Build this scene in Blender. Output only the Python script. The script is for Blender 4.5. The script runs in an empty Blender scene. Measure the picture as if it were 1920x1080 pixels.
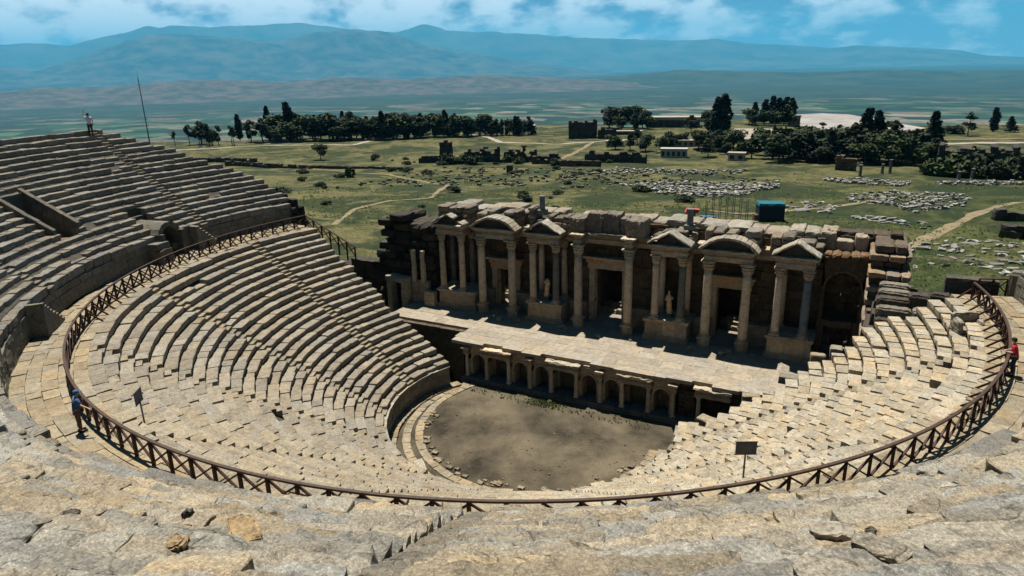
import bpy, math, random
import numpy as np
from mathutils import Matrix, Vector

random.seed(7)
RNG = np.random.default_rng(7)
SC = bpy.context.scene
COL = SC.collection
rad = math.radians
sin, cos, pi = math.sin, math.cos, math.pi
hyp = math.hypot


def sst(a, b, t):
    t = min(1, max(0, (t - a) / (b - a)))
    return t * t * (3 - 2 * t)


# ------------------------------------------------------------------ noise
def _hash(ix, iy, iz):
    n = (ix * 374761393 + iy * 668265263 + iz * 1274126177) & 0x7FFFFFFF
    n = ((n ^ (n >> 13)) * 1274126177) & 0x7FFFFFFF
    return ((n ^ (n >> 16)) & 0xFFFF) / 65535.0


def vnoise(P):
    P = np.asarray(P, float)
    I = np.floor(P).astype(np.int64)
    f = P - I
    f = f * f * (3 - 2 * f)
    r = 0
    for dx in (0, 1):
        for dy in (0, 1):
            for dz in (0, 1):
                w = (f[:, 0] if dx else 1 - f[:, 0]) * (f[:, 1] if dy else 1 - f[:, 1]) * (f[:, 2] if dz else 1 - f[:, 2])
                r = r + w * _hash(I[:, 0] + dx, I[:, 1] + dy, I[:, 2] + dz)
    return r * 2 - 1


def fbm(P, s, octv=4):
    P = np.asarray(P, float)
    a, r, t = 1.0, 0, 0
    for i in range(octv):
        r = r + a * vnoise(P * s + 17.3 * i)
        t += a
        a *= .5
        s *= 2.1
    return r / t


# ------------------------------------------------------------------ mesh helper
_LAT = {}


def lattice(nu, nv, nw, b=0.0):
    key = (nu, nv, nw, b)
    if key in _LAT:
        return _LAT[key]

    def ax(n):
        if n >= 3 and b > 0:
            return [0] + list(np.linspace(b, 1 - b, n - 1)) + [1]
        return list(np.linspace(0, 1, n + 1))
    U, V, W = ax(nu), ax(nv), ax(nw)
    idx, pts, faces = {}, [], []

    def g(i, j, k):
        q = (i, j, k)
        if q not in idx:
            idx[q] = len(pts)
            pts.append((U[i], V[j], W[k]))
        return idx[q]
    for i in range(nu):
        for j in range(nv):
            faces.append((g(i, j, 0), g(i, j + 1, 0), g(i + 1, j + 1, 0), g(i + 1, j, 0)))
            faces.append((g(i, j, nw), g(i + 1, j, nw), g(i + 1, j + 1, nw), g(i, j + 1, nw)))
    for i in range(nu):
        for k in range(nw):
            faces.append((g(i, 0, k), g(i + 1, 0, k), g(i + 1, 0, k + 1), g(i, 0, k + 1)))
            faces.append((g(i, nv, k), g(i, nv, k + 1), g(i + 1, nv, k + 1), g(i + 1, nv, k)))
    for j in range(nv):
        for k in range(nw):
            faces.append((g(0, j, k), g(0, j, k + 1), g(0, j + 1, k + 1), g(0, j + 1, k)))
            faces.append((g(nu, j, k), g(nu, j + 1, k), g(nu, j + 1, k + 1), g(nu, j, k + 1)))
    P = np.array(pts)
    E = (P == 0) | (P == 1)
    r = (P, np.array(faces), E)
    _LAT[key] = r
    return r


class MB:
    def __init__(s):
        s.v, s.f, s.t, s.n = [], [], [], 0

    def raw(s, V, F, tint=1.0):
        V = np.asarray(V, float)
        s.v.append(V)
        for f in F:
            s.f.append(tuple(int(i) + s.n for i in f))
        s.t += [tint] * len(F)
        s.n += len(V)

    def hex(s, C, n=(1, 1, 1), jit=0.0, bev=0.0, tint=1.0, disp=None, lb=.12):
        """C: 8 corners, index u + 2v + 4w"""
        C = np.asarray(C, float)
        P, F, E = lattice(*n, lb if bev else 0.0)
        u, v, w = P[:, 0:1], P[:, 1:2], P[:, 2:3]
        X = 0
        for i in range(8):
            X = X + (u if i & 1 else 1 - u) * (v if i & 2 else 1 - v) * (w if i & 4 else 1 - w) * C[i]
        if bev:
            cen = C.mean(0)
            axs = [C[1] - C[0], C[2] - C[0], C[4] - C[0]]
            cnt = E.sum(1)
            k = np.where(cnt == 2, .55, np.where(cnt == 3, .8, 0))
            for a in range(3):
                L = np.linalg.norm(axs[a]) + 1e-9
                d = axs[a] / L
                sg = np.where(P[:, a] == 0, 1.0, np.where(P[:, a] == 1, -1.0, 0.0)) * k * min(bev, L * .3)
                X = X + sg[:, None] * d
        if disp:
            amp, sc = disp
            nx = np.stack([fbm(X + o, sc, 4) for o in (0, 31.7, 77.1)], 1)
            X = X + nx * amp
        if jit:
            X = X + RNG.normal(0, jit, X.shape)
        s.v.append(X)
        s.f += [tuple(r) for r in (F + s.n).tolist()]
        s.t += [tint] * len(F)
        s.n += len(X)

    def box(s, x0, x1, y0, y1, z0, z1, **k):
        s.hex([(x, y, z) for z in (z0, z1) for y in (y0, y1) for x in (x0, x1)], **k)

    def bar(s, a, b, w, h=None, tint=1.0):
        a, b = Vector(a), Vector(b)
        h = h or w
        d = (b - a).normalized()
        up = Vector((0, 0, 1)) if abs(d.z) < .95 else Vector((1, 0, 0))
        r = d.cross(up).normalized() * w / 2
        q = r.cross(d).normalized() * h / 2
        C = []
        for k in (-1, 1):
            for j in (0, 1):
                for i in (-1, 1):
                    C.append((a, b)[j] + r * i + q * k)
        s.hex(C, tint=tint)

    def lathe(s, cx, cy, prof, seg=14, jit=0.0, tint=1.0, mod=None, ang=0):
        V, F = [], []
        for j, (r, z) in enumerate(prof):
            for i in range(seg):
                a = 2 * pi * i / seg + ang
                rr = r * (1 + (mod(a, j) if mod else 0))
                V.append((cx + rr * cos(a), cy + rr * sin(a), z))
        m = len(prof)
        for j in range(m - 1):
            for i in range(seg):
                k = (i + 1) % seg
                F.append((j * seg + i, j * seg + k, (j + 1) * seg + k, (j + 1) * seg + i))
        F.append(tuple(range(seg))[::-1])
        F.append(tuple((m - 1) * seg + i for i in range(seg)))
        V = np.array(V)
        if jit:
            V = V + RNG.normal(0, jit, V.shape)
        s.raw(V, F, tint)

    def prism(s, poly, y0, y1, tint=1.0):
        n = len(poly)
        V = [(x, y0, z) for x, z in poly] + [(x, y1, z) for x, z in poly]
        F = [tuple(range(n)), tuple(range(2 * n - 1, n - 1, -1))]
        for i in range(n):
            k = (i + 1) % n
            F.append((i, i + n, k + n, k))
        s.raw(V, F, tint)

    def build(s, name, mat, parent=None, smooth=False):
        me = bpy.data.meshes.new(name)
        V = np.concatenate(s.v) if s.v else np.zeros((0, 3))
        me.from_pydata(V.tolist(), [], s.f)
        me.materials.append(mat)
        t = np.array([x if isinstance(x, (tuple, list)) else (x, x, x) for x in s.t], float)
        lt = np.array([len(f) for f in s.f])
        if len(lt):
            a = me.color_attributes.new('tint', 'FLOAT_COLOR', 'CORNER')
            c = np.ones((int(lt.sum()), 4), np.float32)
            c[:, :3] = np.repeat(t, lt, axis=0)
            a.data.foreach_set('color', c.ravel())
        if smooth:
            me.polygons.foreach_set('use_smooth', [True] * len(me.polygons))
        me.update()
        o = bpy.data.objects.new(name, me)
        COL.objects.link(o)
        if parent:
            o.parent = parent
        return o


def tag(o, label=None, cat=None, group=None, kind=None):
    if label:
        o['label'] = label
    if cat:
        o['category'] = cat
    if group:
        o['group'] = group
    if kind:
        o['kind'] = kind
    return o


def thing(name, label, cat, loc=(0, 0, 0), rz=0, group=None):
    o = bpy.data.objects.new(name, None)
    COL.objects.link(o)
    o.location = loc
    o.rotation_euler = (0, 0, rz)
    o.empty_display_size = .3
    return tag(o, label, cat, group)


def dup(root, loc, rz=0, sc=None, label=None):
    r = root.copy()
    COL.objects.link(r)
    r.location = loc
    r.rotation_euler = (0, 0, rz)
    if sc:
        r.scale = sc
    if label:
        r['label'] = label
    for ch in list(root.children):
        c = ch.copy()
        COL.objects.link(c)
        c.parent = r
        for g in list(ch.children):
            d = g.copy()
            COL.objects.link(d)
            d.parent = c
    return r


def rt(lo=.85, hi=1.12, warm=.05):
    """random stone tint"""
    v = random.uniform(lo, hi)
    w = random.uniform(-warm, warm)
    return (v * (1 + w), v, v * (1 - w * 1.6))


# ------------------------------------------------------------------ materials
class NT:
    def __init__(s, name, rough=.9):
        s.m = bpy.data.materials.new(name)
        s.m.use_nodes = True
        s.t = s.m.node_tree
        s.b = s.t.nodes['Principled BSDF']
        s.b.inputs['Roughness'].default_value = rough
        s.b.inputs['Specular IOR Level'].default_value = .2

    def n(s, typ, **k):
        x = s.t.nodes.new(typ)
        for a, v in k.items():
            setattr(x, a, v)
        return x

    def l(s, a, b):
        s.t.links.new(a, b)

    def coord(s, which='Object'):
        if not hasattr(s, '_c'):
            s._c = s.n('ShaderNodeTexCoord')
        return s._c.outputs[which]

    def noise(s, scale, detail=4, rough=.6, vec=None, dist=0):
        x = s.n('ShaderNodeTexNoise')
        x.inputs['Scale'].default_value = scale
        x.inputs['Detail'].default_value = detail
        x.inputs['Roughness'].default_value = rough
        x.inputs['Distortion'].default_value = dist
        s.l(vec if vec else s.coord(), x.inputs['Vector'])
        return x.outputs['Fac']

    def vor(s, scale, out='Distance', feature='F1', vec=None, rnd=1):
        x = s.n('ShaderNodeTexVoronoi')
        x.feature = feature
        x.inputs['Scale'].default_value = scale
        x.inputs['Randomness'].default_value = rnd
        s.l(vec if vec else s.coord(), x.inputs['Vector'])
        return x.outputs[out]

    def ramp(s, fac, stops, interp='LINEAR'):
        x = s.n('ShaderNodeValToRGB')
        e = x.color_ramp.elements
        x.color_ramp.interpolation = interp
        while len(e) < len(stops):
            e.new(.5)
        for i, (p, c) in enumerate(stops):
            e[i].position = p
            e[i].color = (c, c, c, 1) if not isinstance(c, (tuple, list)) else (*c, 1)
        s.l(fac, x.inputs['Fac'])
        return x.outputs['Color']

    def mix(s, fac, a, b, mode='MIX'):
        x = s.n('ShaderNodeMix', data_type='RGBA', blend_type=mode)
        for v, i in ((fac, 0), (a, 6), (b, 7)):
            if isinstance(v, (int, float)):
                x.inputs[i].default_value = v if i == 0 else (v, v, v, 1)
            elif isinstance(v, tuple):
                x.inputs[i].default_value = (*v, 1)
            else:
                s.l(v, x.inputs[i])
        return x.outputs[2]

    def tint(s):
        x = s.n('ShaderNodeVertexColor', layer_name='tint')
        return x.outputs['Color']

    def math(s, op, a, b=0.5, c=None):
        x = s.n('ShaderNodeMath', operation=op)
        for i, v in enumerate((a, b, c)):
            if v is None:
                continue
            if isinstance(v, (int, float)):
                x.inputs[i].default_value = v
            else:
                s.l(v, x.inputs[i])
        return x.outputs[0]

    def bump(s, h, dist=.02, st=1.0):
        x = s.n('ShaderNodeBump')
        x.inputs['Distance'].default_value = dist
        x.inputs['Strength'].default_value = st
        s.l(h, x.inputs['Height'])
        s.l(x.outputs['Normal'], s.b.inputs['Normal'])

    def out(s, col):
        if isinstance(col, tuple):
            s.b.inputs['Base Color'].default_value = (*col, 1)
        else:
            s.l(col, s.b.inputs['Base Color'])
        return s.m


def stone(name, base, stain, warm, scale=1.0, bump=.03, stain_amt=.55, speck=.5, warm_amt=.5, bdist=1.0, fine=0.0):
    t = NT(name)
    n1 = t.noise(2.2 * scale, 6, .65)
    n2 = t.noise(.55 * scale, 4, .6)
    n3 = t.noise(9 * scale, 5, .7)
    n4 = t.noise(1.1 * scale, 5, .6, dist=.6)
    c = t.mix(t.ramp(n1, [(.3, .0), (.7, 1.0)]), tuple(x * .72 for x in base), tuple(min(1, x * 1.22) for x in base))
    c = t.mix(t.ramp(n2, [(.48, 0.0), (.68, warm_amt)]), c, warm)
    c = t.mix(t.ramp(n4, [(.5, 0.0), (.66, stain_amt)]), c, stain)
    c = t.mix(t.ramp(n3, [(.36, speck), (.52, 0.0)]), c, tuple(x * .45 for x in stain))
    if fine:
        wv = t.n('ShaderNodeVectorMath', operation='ADD')
        wn = t.n('ShaderNodeTexNoise')
        wn.inputs['Scale'].default_value = 3.0
        wn.inputs['Detail'].default_value = 4
        t.l(t.coord(), wn.inputs['Vector'])
        ws = t.n('ShaderNodeVectorMath', operation='SCALE')
        ws.inputs['Scale'].default_value = .3
        t.l(wn.outputs['Color'], ws.inputs[0])
        t.l(t.coord(), wv.inputs[0])
        t.l(ws.outputs[0], wv.inputs[1])
        crk = t.vor(.6, 'Distance', 'DISTANCE_TO_EDGE', wv.outputs[0])
        crack = t.ramp(crk, [(.004, .8), (.014, 0.0)])
        n5 = t.noise(24, 5, .75)
        n6 = t.noise(70, 3, .7)
        lich = t.vor(6.5, 'Distance')
        c = t.mix(t.ramp(n5, [(.36, .75), (.48, 0.0)]), c, tuple(x * .40 for x in base))
        c = t.mix(t.ramp(n5, [(.53, 0.0), (.67, .7)]), c, tuple(x * 1.8 for x in base))
        c = t.mix(t.ramp(t.math('ADD', lich, t.math('MULTIPLY', n5, .35)), [(.22, .75), (.34, 0.0)]), c, (.30, .29, .25))
        c = t.mix(t.ramp(n6, [(.36, .7), (.5, 0.0)]), c, tuple(x * .5 for x in base))
        c = t.mix(t.mix(t.ramp(n4, [(.42, 0.0), (.56, 1.0)]), 0.0, crack), c, tuple(x * .25 for x in base))
        n3 = t.math('ADD', n3, t.math('ADD', t.math('MULTIPLY', n5, .9), t.math('MULTIPLY', n6, .5)))
        n3 = t.math('SUBTRACT', n3, t.math('MULTIPLY', crack, .5))
    c = t.mix(1.0, c, t.tint(), 'MULTIPLY')
    h = t.math('ADD', t.math('MULTIPLY', n1, .8), t.math('MULTIPLY', n3, .5))
    t.bump(h, bump, bdist)
    return t.out(c)


M = {}
M['seat_low'] = stone('seat_limestone', (.205, .175, .125), (.085, .076, .062), (.235, .17, .095), 1.3, .05, .5, .6, .45)
M['seat_up'] = stone('weathered_limestone', (.19, .168, .128), (.075, .069, .06), (.225, .165, .095), 1.2, .06, .5, .6, .45, fine=1.0)
M['bedding'] = stone('rubble_bedding', (.09, .08, .062), (.04, .036, .03), (.12, .09, .06), 1.4, .08)
M['paving'] = stone('walkway_paving', (.25, .205, .135), (.13, .105, .078), (.28, .205, .11), 1.1, .03, .4, .5, .4)
M['stage_floor'] = stone('stage_paving', (.285, .245, .185), (.19, .163, .122), (.285, .228, .155), 1.1, .02, .5, .4, .45)
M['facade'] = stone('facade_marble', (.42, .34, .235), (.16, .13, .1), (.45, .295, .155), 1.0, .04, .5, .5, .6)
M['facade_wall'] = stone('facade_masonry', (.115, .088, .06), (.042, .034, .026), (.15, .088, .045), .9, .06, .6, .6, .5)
M['pale_marble'] = stone('pale_marble', (.25, .222, .172), (.10, .09, .076), (.23, .17, .10), .9, .03, .45, .45, .35)
M['grey_marble'] = stone('grey_marble', (.155, .155, .148), (.066, .066, .064), (.165, .13, .09), 1.3, .03, .55, .45, .35)
M['column'] = stone('breccia_column', (.56, .465, .345), (.25, .205, .16), (.55, .39, .23), 2.4, .02, .6, .45, .6)
M['ruin'] = stone('dark_ruin_masonry', (.075, .065, .05), (.026, .023, .02), (.10, .07, .042), .8, .1, .6, .6, .4)
M['white_stone'] = stone('white_marble_rubble', (.36, .35, .30), (.19, .19, .165), (.31, .26, .19), .8, .05, .35, .3, .3)
M['relief'] = stone('carved_relief', (.20, .17, .13), (.07, .06, .05), (.22, .16, .10), 1.4, .2, .55, .6, .3)


def simple(name, col, rough=.7, var=.25, sc=4, bump=0.0, metal=0, tint=False):
    t = NT(name, rough)
    n = t.noise(sc, 5, .6)
    c = t.mix(t.ramp(n, [(.3, 0.0), (.7, 1.0)]), tuple(x * (1 - var) for x in col), tuple(min(1, x * (1 + var)) for x in col))
    if tint:
        c = t.mix(1.0, c, t.tint(), 'MULTIPLY')
    if bump:
        t.bump(n, bump)
    t.b.inputs['Metallic'].default_value = metal
    return t.out(c)


M['wood'] = simple('stained_timber', (.042, .018, .010), .6, .35, 9, .01)
M['rail_wood'] = simple('handrail_timber', (.058, .036, .025), .5, .3, 7, .01)
M['metal'] = simple('grey_metal', (.16, .165, .17), .5, .2, 6, 0, .6)
M['sign'] = simple('sign_board', (.085, .085, .09), .55, .25, 5)
M['sign_pale'] = simple('pale_sign', (.45, .52, .52), .5, .15, 5)
M['bark'] = simple('bark', (.07, .05, .035), .95, .3, 3, .05)
M['plaster'] = simple('white_plaster', (.33, .315, .28), .85, .1, 1)
M['roof_pale'] = simple('pale_roof', (.27, .25, .205), .85, .12, .6)
M['tarp'] = simple('teal_sheet', (.012, .10, .13), .55, .2, 2)
M['tarp_dark'] = simple('dark_teal_panel', (.012, .022, .034), .6, .2, 2)
M['red_paint'] = simple('red_paint', (.38, .07, .055), .5, .2, 3)
M['blue_paint'] = simple('blue_tarp', (.06, .14, .22), .6, .2, 3)
M['glass_dark'] = simple('dark_window', (.02, .024, .028), .15, .1, 2)
M['skin'] = simple('skin', (.42, .26, .18), .6, .1, 12)
M['hair'] = simple('dark_hair', (.012, .009, .007), .6, .3, 30)
M['cloth_red'] = simple('red_cloth', (.50, .018, .03), .85, .25, 9)
M['cloth_blue'] = simple('blue_cloth', (.045, .10, .2), .85, .2, 9)
M['cloth_navy'] = simple('navy_cloth', (.02, .025, .045), .85, .25, 9)
M['cloth_pale'] = simple('pale_lilac_cloth', (.5, .44, .5), .85, .1, 9)
M['cloth_brown'] = simple('brown_cloth', (.10, .055, .045), .85, .2, 9)


def leaf_mat(name, c1, c2):
    t = NT(name, .8)
    n = t.noise(.9, 3, .6)
    c = t.mix(t.ramp(n, [(.35, 0.0), (.65, 1.0)]), c1, c2)
    c = t.mix(1.0, c, t.tint(), 'MULTIPLY')
    return t.out(c)


M['leaf_pine'] = leaf_mat('pine_needles', (.007, .013, .006), (.030, .046, .016))
M['leaf_cyp'] = leaf_mat('cypress_foliage', (.005, .010, .006), (.012, .020, .010))
M['leaf_olive'] = leaf_mat('broadleaf', (.011, .019, .006), (.050, .072, .018))
M['grass_tuft'] = leaf_mat('grass_tuft', (.035, .055, .010), (.07, .088, .02))

# ------------------------------------------------------------------ camera
CAM = Vector((22.184, -40.4994, 26.5585))
cR = Vector((.86816811, .49574237, -.02288303))
cU = Vector((-.13376627, .27816333, .95117388))
cF = Vector((-.47790241, .82271785, -.30780614))
cd = bpy.data.cameras.new('camera')
cam = bpy.data.objects.new('camera', cd)
COL.objects.link(cam)
m = Matrix((cR, cU, -cF)).transposed().to_4x4()
m.translation = CAM
cam.matrix_world = m
cd.sensor_width = 36
cd.lens = 24
cd.clip_start = .1
cd.clip_end = 120000
SC.camera = cam

# ------------------------------------------------------------------ world and sun
SUN_EL = 71
sh = Vector((-.80, .60, 0)).normalized()
sdir = sh * cos(rad(SUN_EL)) + Vector((0, 0, sin(rad(SUN_EL))))
W = bpy.data.worlds.new('World')
SC.world = W
W.use_nodes = True
wt = W.node_tree
bg = wt.nodes['Background']
sky = wt.nodes.new('ShaderNodeTexSky')
sky.sky_type = 'NISHITA'
sky.sun_disc = False
sky.sun_elevation = rad(SUN_EL)
sky.sun_rotation = math.atan2(sh.x, sh.y)
sky.altitude = 350
sky.air_density = .25
sky.dust_density = .2
sky.ozone_density = 2.0
tc = wt.nodes.new('ShaderNodeTexCoord')
sep = wt.nodes.new('ShaderNodeSeparateXYZ')
wt.links.new(tc.outputs['Generated'], sep.inputs[0])


def wm(op, a, b=0.5):
    x = wt.nodes.new('ShaderNodeMath')
    x.operation = op
    for i, v in enumerate((a, b)):
        if isinstance(v, (int, float)):
            x.inputs[i].default_value = v
        else:
            wt.links.new(v, x.inputs[i])
    return x.outputs[0]


# cloud deck: project the direction onto a high plane, so clouds flatten towards the horizon
den = wm('ADD', wm('MAXIMUM', sep.outputs[2], 0.0), .42)
cmb = wt.nodes.new('ShaderNodeCombineXYZ')
wt.links.new(wm('DIVIDE', sep.outputs[0], den), cmb.inputs[0])
wt.links.new(wm('DIVIDE', sep.outputs[1], den), cmb.inputs[1])
cn = wt.nodes.new('ShaderNodeTexNoise')
cn.inputs['Scale'].default_value = 6.5
cn.inputs['Detail'].default_value = 8
cn.inputs['Roughness'].default_value = .56
cn.inputs['Distortion'].default_value = .05
wt.links.new(cmb.outputs[0], cn.inputs['Vector'])
# more cloud towards the left (west) than the right
side = wm('MULTIPLY', wm('ADD', wm('MULTIPLY', sep.outputs[0], -.8), -.25), .26)
cl = wm('ADD', cn.outputs['Fac'], side)
cr = wt.nodes.new('ShaderNodeMapRange')
cr.interpolation_type = 'SMOOTHSTEP'
cr.inputs['From Min'].default_value = .38
cr.inputs['From Max'].default_value = .62
wt.links.new(cl, cr.inputs['Value'])
mx = wt.nodes.new('ShaderNodeMix')
mx.data_type = 'RGBA'
low = wt.nodes.new('ShaderNodeMapRange')     # the deck thins out overhead
low.inputs['From Min'].default_value = .24
low.inputs['From Max'].default_value = .11
wt.links.new(sep.outputs[2], low.inputs['Value'])
wt.links.new(wm('MULTIPLY', wm('MULTIPLY', cr.outputs[0], .85), low.outputs[0]), mx.inputs[0])
wt.links.new(sky.outputs[0], mx.inputs[6])
mx.inputs[7].default_value = (15.5, 15.8, 16.2, 1)
wt.links.new(mx.outputs[2], bg.inputs['Color'])
bg.inputs['Strength'].default_value = .05

sl = bpy.data.lights.new('sun', 'SUN')
sl.energy = 5.0
sl.angle = rad(.5)
sl.color = (1, .95, .87)
so = bpy.data.objects.new('sun', sl)
COL.objects.link(so)
so.rotation_euler = (-sdir).to_track_quat('-Z', 'Y').to_euler()
so.location = (0, 0, 200)

vs = SC.view_settings
vs.view_transform = 'Standard'
vs.look = 'None'
vs.exposure = .88
vs.gamma = 1
SC.cycles.use_denoising = True
SC.cycles.max_bounces = 5
SC.cycles.diffuse_bounces = 1
SC.cycles.volume_bounces = 0
SC.cycles.sample_clamp_indirect = 3


# ------------------------------------------------------------------ terrain
def meadow(x, y):
    q = -.4 * x + .917 * y
    z = 2.2 - 9.2 * sst(30, 230, q) - 2 * sst(220, 420, q)
    z += (.35 * sin(x * .05 + 1) * sin(y * .043) + .22 * sin(x * .21 + y * .13) * sin(y * .17 - x * .06) + .12 * sin(x * .47) * sin(y * .39 + 1)) * sst(45, 90, q)
    return z


def plateau_edge(az):
    return 432 + 14 * sin(az * 9) + 8 * sin(az * 23) + 85 * math.exp(-((math.degrees(az) + 8) / 6) ** 2)


def seat_z(r):
    return 14.45 + .65 * (r - 30.2)


def ground_z(x, y):
    r = hyp(x, y)
    z = meadow(x, y)
    az = math.atan2(x - 22, y + 40)
    d = hyp(x - 22, y + 40)
    e = plateau_edge(az)
    if d > e and abs(az) < 2:
        z -= 330 * sst(e, e + 650, d) ** .6
    if d > 4000:
        z += 6 * sin(x * .0009) * sin(y * .0011)
    # the hillside that carries the seating
    k = 1 - sst(-14, 3, y)
    if y < 3 and r < 400:
        top = min(seat_z(max(r, 30)), 25 if -2.55 < math.atan2(y, x) < .3 else 22) - 1.6
        if r < 27.2:
            top = 1.83 + .66 * (r - 10.8) - 1.5
        elif r < 30.6:
            top = 11.2
        z = z * (1 - k) + top * k
    if r < 30 and y > -14 and y < 22:
        z = min(z, -1.2 if r < 27 else 1.0)
    if abs(x) < 27 and -4 < y < 18:
        z = min(z, -1.2)
    return z


rings = [2]
while rings[-1] < 62000:
    rr = rings[-1]
    rings.append(rr + max(1.6, rr * .034))
NA = 300
gb = MB()
V = []
for rr in rings:
    for i in range(NA):
        a = 2 * pi * i / NA
        x, y = rr * cos(a), rr * sin(a)
        V.append((x, y, ground_z(x, y)))
F = []
for j in range(len(rings) - 1):
    for i in range(NA):
        k = (i + 1) % NA
        F.append((j * NA + i, (j + 1) * NA + i, (j + 1) * NA + k, j * NA + k))
F.append(tuple(range(NA)))
gb.raw(V, F)

t = NT('meadow_and_plain', .95)
pos = t.n('ShaderNodeNewGeometry').outputs['Position']
ln = t.n('ShaderNodeVectorMath', operation='LENGTH')
t.l(pos, ln.inputs[0])
dist = ln.outputs['Value']
mpn = t.n('ShaderNodeMapping')
mpn.inputs['Scale'].default_value = (1, 1, 1)
t.l(pos, mpn.inputs['Vector'])
n_big = t.noise(.022, 4, .6, pos)
n_mid = t.noise(.10, 7, .72, pos, .7)
n_fin = t.noise(.9, 6, .7, pos)
n_tuf = t.noise(3.2, 4, .7, pos)
c = t.mix(t.ramp(n_mid, [(.38, 0.0), (.62, 1.0)]), (.005, .013, .002), (.042, .058, .009))
c = t.mix(t.ramp(n_fin, [(.47, 0.0), (.75, .6)]), c, (.066, .070, .020))
# drier, straw coloured meadow farther down the slope and to the left
sp = t.n('ShaderNodeSeparateXYZ')
t.l(pos, sp.inputs[0])
dry = t.math('ADD', t.math('MULTIPLY', sp.outputs[0], -.0055), t.math('MULTIPLY', sp.outputs[1], .0028))
dry = t.math('ADD', dry, t.math('MULTIPLY', n_big, 1.1))
n_pat = t.noise(.17, 7, .75, pos, 1.2)
n_pat2 = t.noise(.045, 6, .7, pos, .8)
dryc = t.mix(t.ramp(n_pat, [(.40, 0.0), (.60, 1.0)]), (.036, .040, .009), (.155, .132, .050))
c = t.mix(t.ramp(dry, [(.5, 0.0), (1.05, .88)]), c, dryc)
c = t.mix(t.ramp(n_pat2, [(.45, .85), (.53, 0.0)]), c, (.008, .019, .003))
c = t.mix(t.ramp(n_pat2, [(.54, 0.0), (.64, .7)]), c, (.115, .102, .038))
c = t.mix(t.ramp(t.noise(.42, 6, .8, pos, .6), [(.36, .85), (.47, 0.0)]), c, (.010, .016, .005))
c = t.mix(t.ramp(t.noise(.55, 5, .8, pos), [(.60, 0.0), (.68, .6)]), c, (.12, .11, .06))
c = t.mix(t.ramp(t.noise(.05, 5, .7, pos, 1.0), [(.60, 0.0), (.66, .75)]), c, (.13, .105, .055))
c = t.mix(t.ramp(n_tuf, [(.36, .85), (.52, 0.0)]), c, (.010, .018, .005))
# the plain: patchwork fields
mpf = t.n('ShaderNodeMapping')
mpf.inputs['Rotation'].default_value = (0, 0, .5)
mpf.inputs['Scale'].default_value = (.0036, .0052, 0)
t.l(pos, mpf.inputs['Vector'])
fc = t.vor(1.0, 'Color', vec=mpf.outputs[0])
sr = t.n('ShaderNodeSeparateColor')
t.l(fc, sr.inputs[0])
field = t.ramp(sr.outputs[0], [(.0, (.008, .022, .008)), (.3, (.020, .050, .015)), (.5, (.006, .016, .010)), (.62, (.11, .09, .06)), (.76, (.17, .14, .10)), (.86, (.05, .09, .04)), (1.0, (.09, .09, .05))], 'CONSTANT')
field = t.mix(t.ramp(t.noise(.0016, 5, .65, pos), [(.46, 0.0), (.60, .6)]), field, (.010, .024, .014))
field = t.mix(t.ramp(t.noise(.012, 4, .7, pos), [(.57, 0.0), (.62, .9)]), field, (.008, .018, .012))
field = t.mix(t.ramp(t.noise(.03, 3, .7, mpn.outputs[0]), [(.73, 0.0), (.76, .6)]), field, (.26, .24, .2))
mr = t.n('ShaderNodeMapRange')
mr.inputs['From Min'].default_value = 520
mr.inputs['From Max'].default_value = 1100
t.l(dist, mr.inputs['Value'])
mr3 = t.n('ShaderNodeMapRange')
mr3.inputs['From Min'].default_value = 6000
mr3.inputs['From Max'].default_value = 8600
mr3.inputs['To Max'].default_value = .85
t.l(dist, mr3.inputs['Value'])
field = t.mix(mr3.outputs[0], field, (.012, .026, .018))
c = t.mix(mr.outputs[0], c, field)
mr2 = t.n('ShaderNodeMapRange')
mr2.inputs['From Min'].default_value = 300
mr2.inputs['From Max'].default_value = 60
t.l(dist, mr2.inputs['Value'])
bb = t.n('ShaderNodeBump')
bb.inputs['Distance'].default_value = .25
t.l(mr2.outputs[0], bb.inputs['Strength'])
t.l(t.math('ADD', n_fin, t.math('MULTIPLY', n_tuf, .6)), bb.inputs['Height'])
t.l(bb.outputs['Normal'], t.b.inputs['Normal'])
M['ground'] = t.out(c)
tag(gb.build('ground', M['ground'], smooth=True), kind='structure')


# low hills and mountain ranges, each a relief with a crest, a front and a back slope
def ridge(name, table, D, half, foot, mat, n=260, rough=1.0):
    az0, az1 = table[0][0], table[-1][0]
    xs, ys = [a for a, _ in table], [b for _, b in table]
    mb = MB()
    V, F = [], []
    prof = [-1, -.85, -.68, -.5, -.34, -.2, -.09, 0, .12, .3, .6, 1]
    for i in range(n + 1):
        az = az0 + (az1 - az0) * i / n
        el = float(np.interp(az, xs, ys))
        H = CAM.z + D * math.tan(rad(el)) - foot
        for j, p in enumerate(prof):
            d = D + p * half
            x, y = CAM.x + d * sin(rad(az)), CAM.y + d * cos(rad(az))
            s = max(0, 1 - abs(p)) ** 1.25
            nz = float(fbm([(x / half * 2.6, y / half * 2.6, 3.1)], 1, 4)[0])
            nr = 1 - abs(float(fbm([(x / half * 1.7 + 9, y / half * 1.7, 8.1)], 1, 3)[0])) * 2
            k = min(1, abs(p) * 5)
            jag = float(fbm([(az * 1.3, D * .001, 0)], 1, 4)[0]) * .035 * rough
            z = foot - 25 + H * max(0, s * (1 + jag) + k * (1 - abs(p)) * (.30 * nz + .22 * nr - .10))
            V.append((x, y, z))
    m_ = len(prof)
    for i in range(n):
        for j in range(m_ - 1):
            F.append((i * m_ + j, (i + 1) * m_ + j, (i + 1) * m_ + j + 1, i * m_ + j + 1))
    mb.raw(V, F)
    return tag(mb.build(name, mat, smooth=True), kind='structure')


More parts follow.
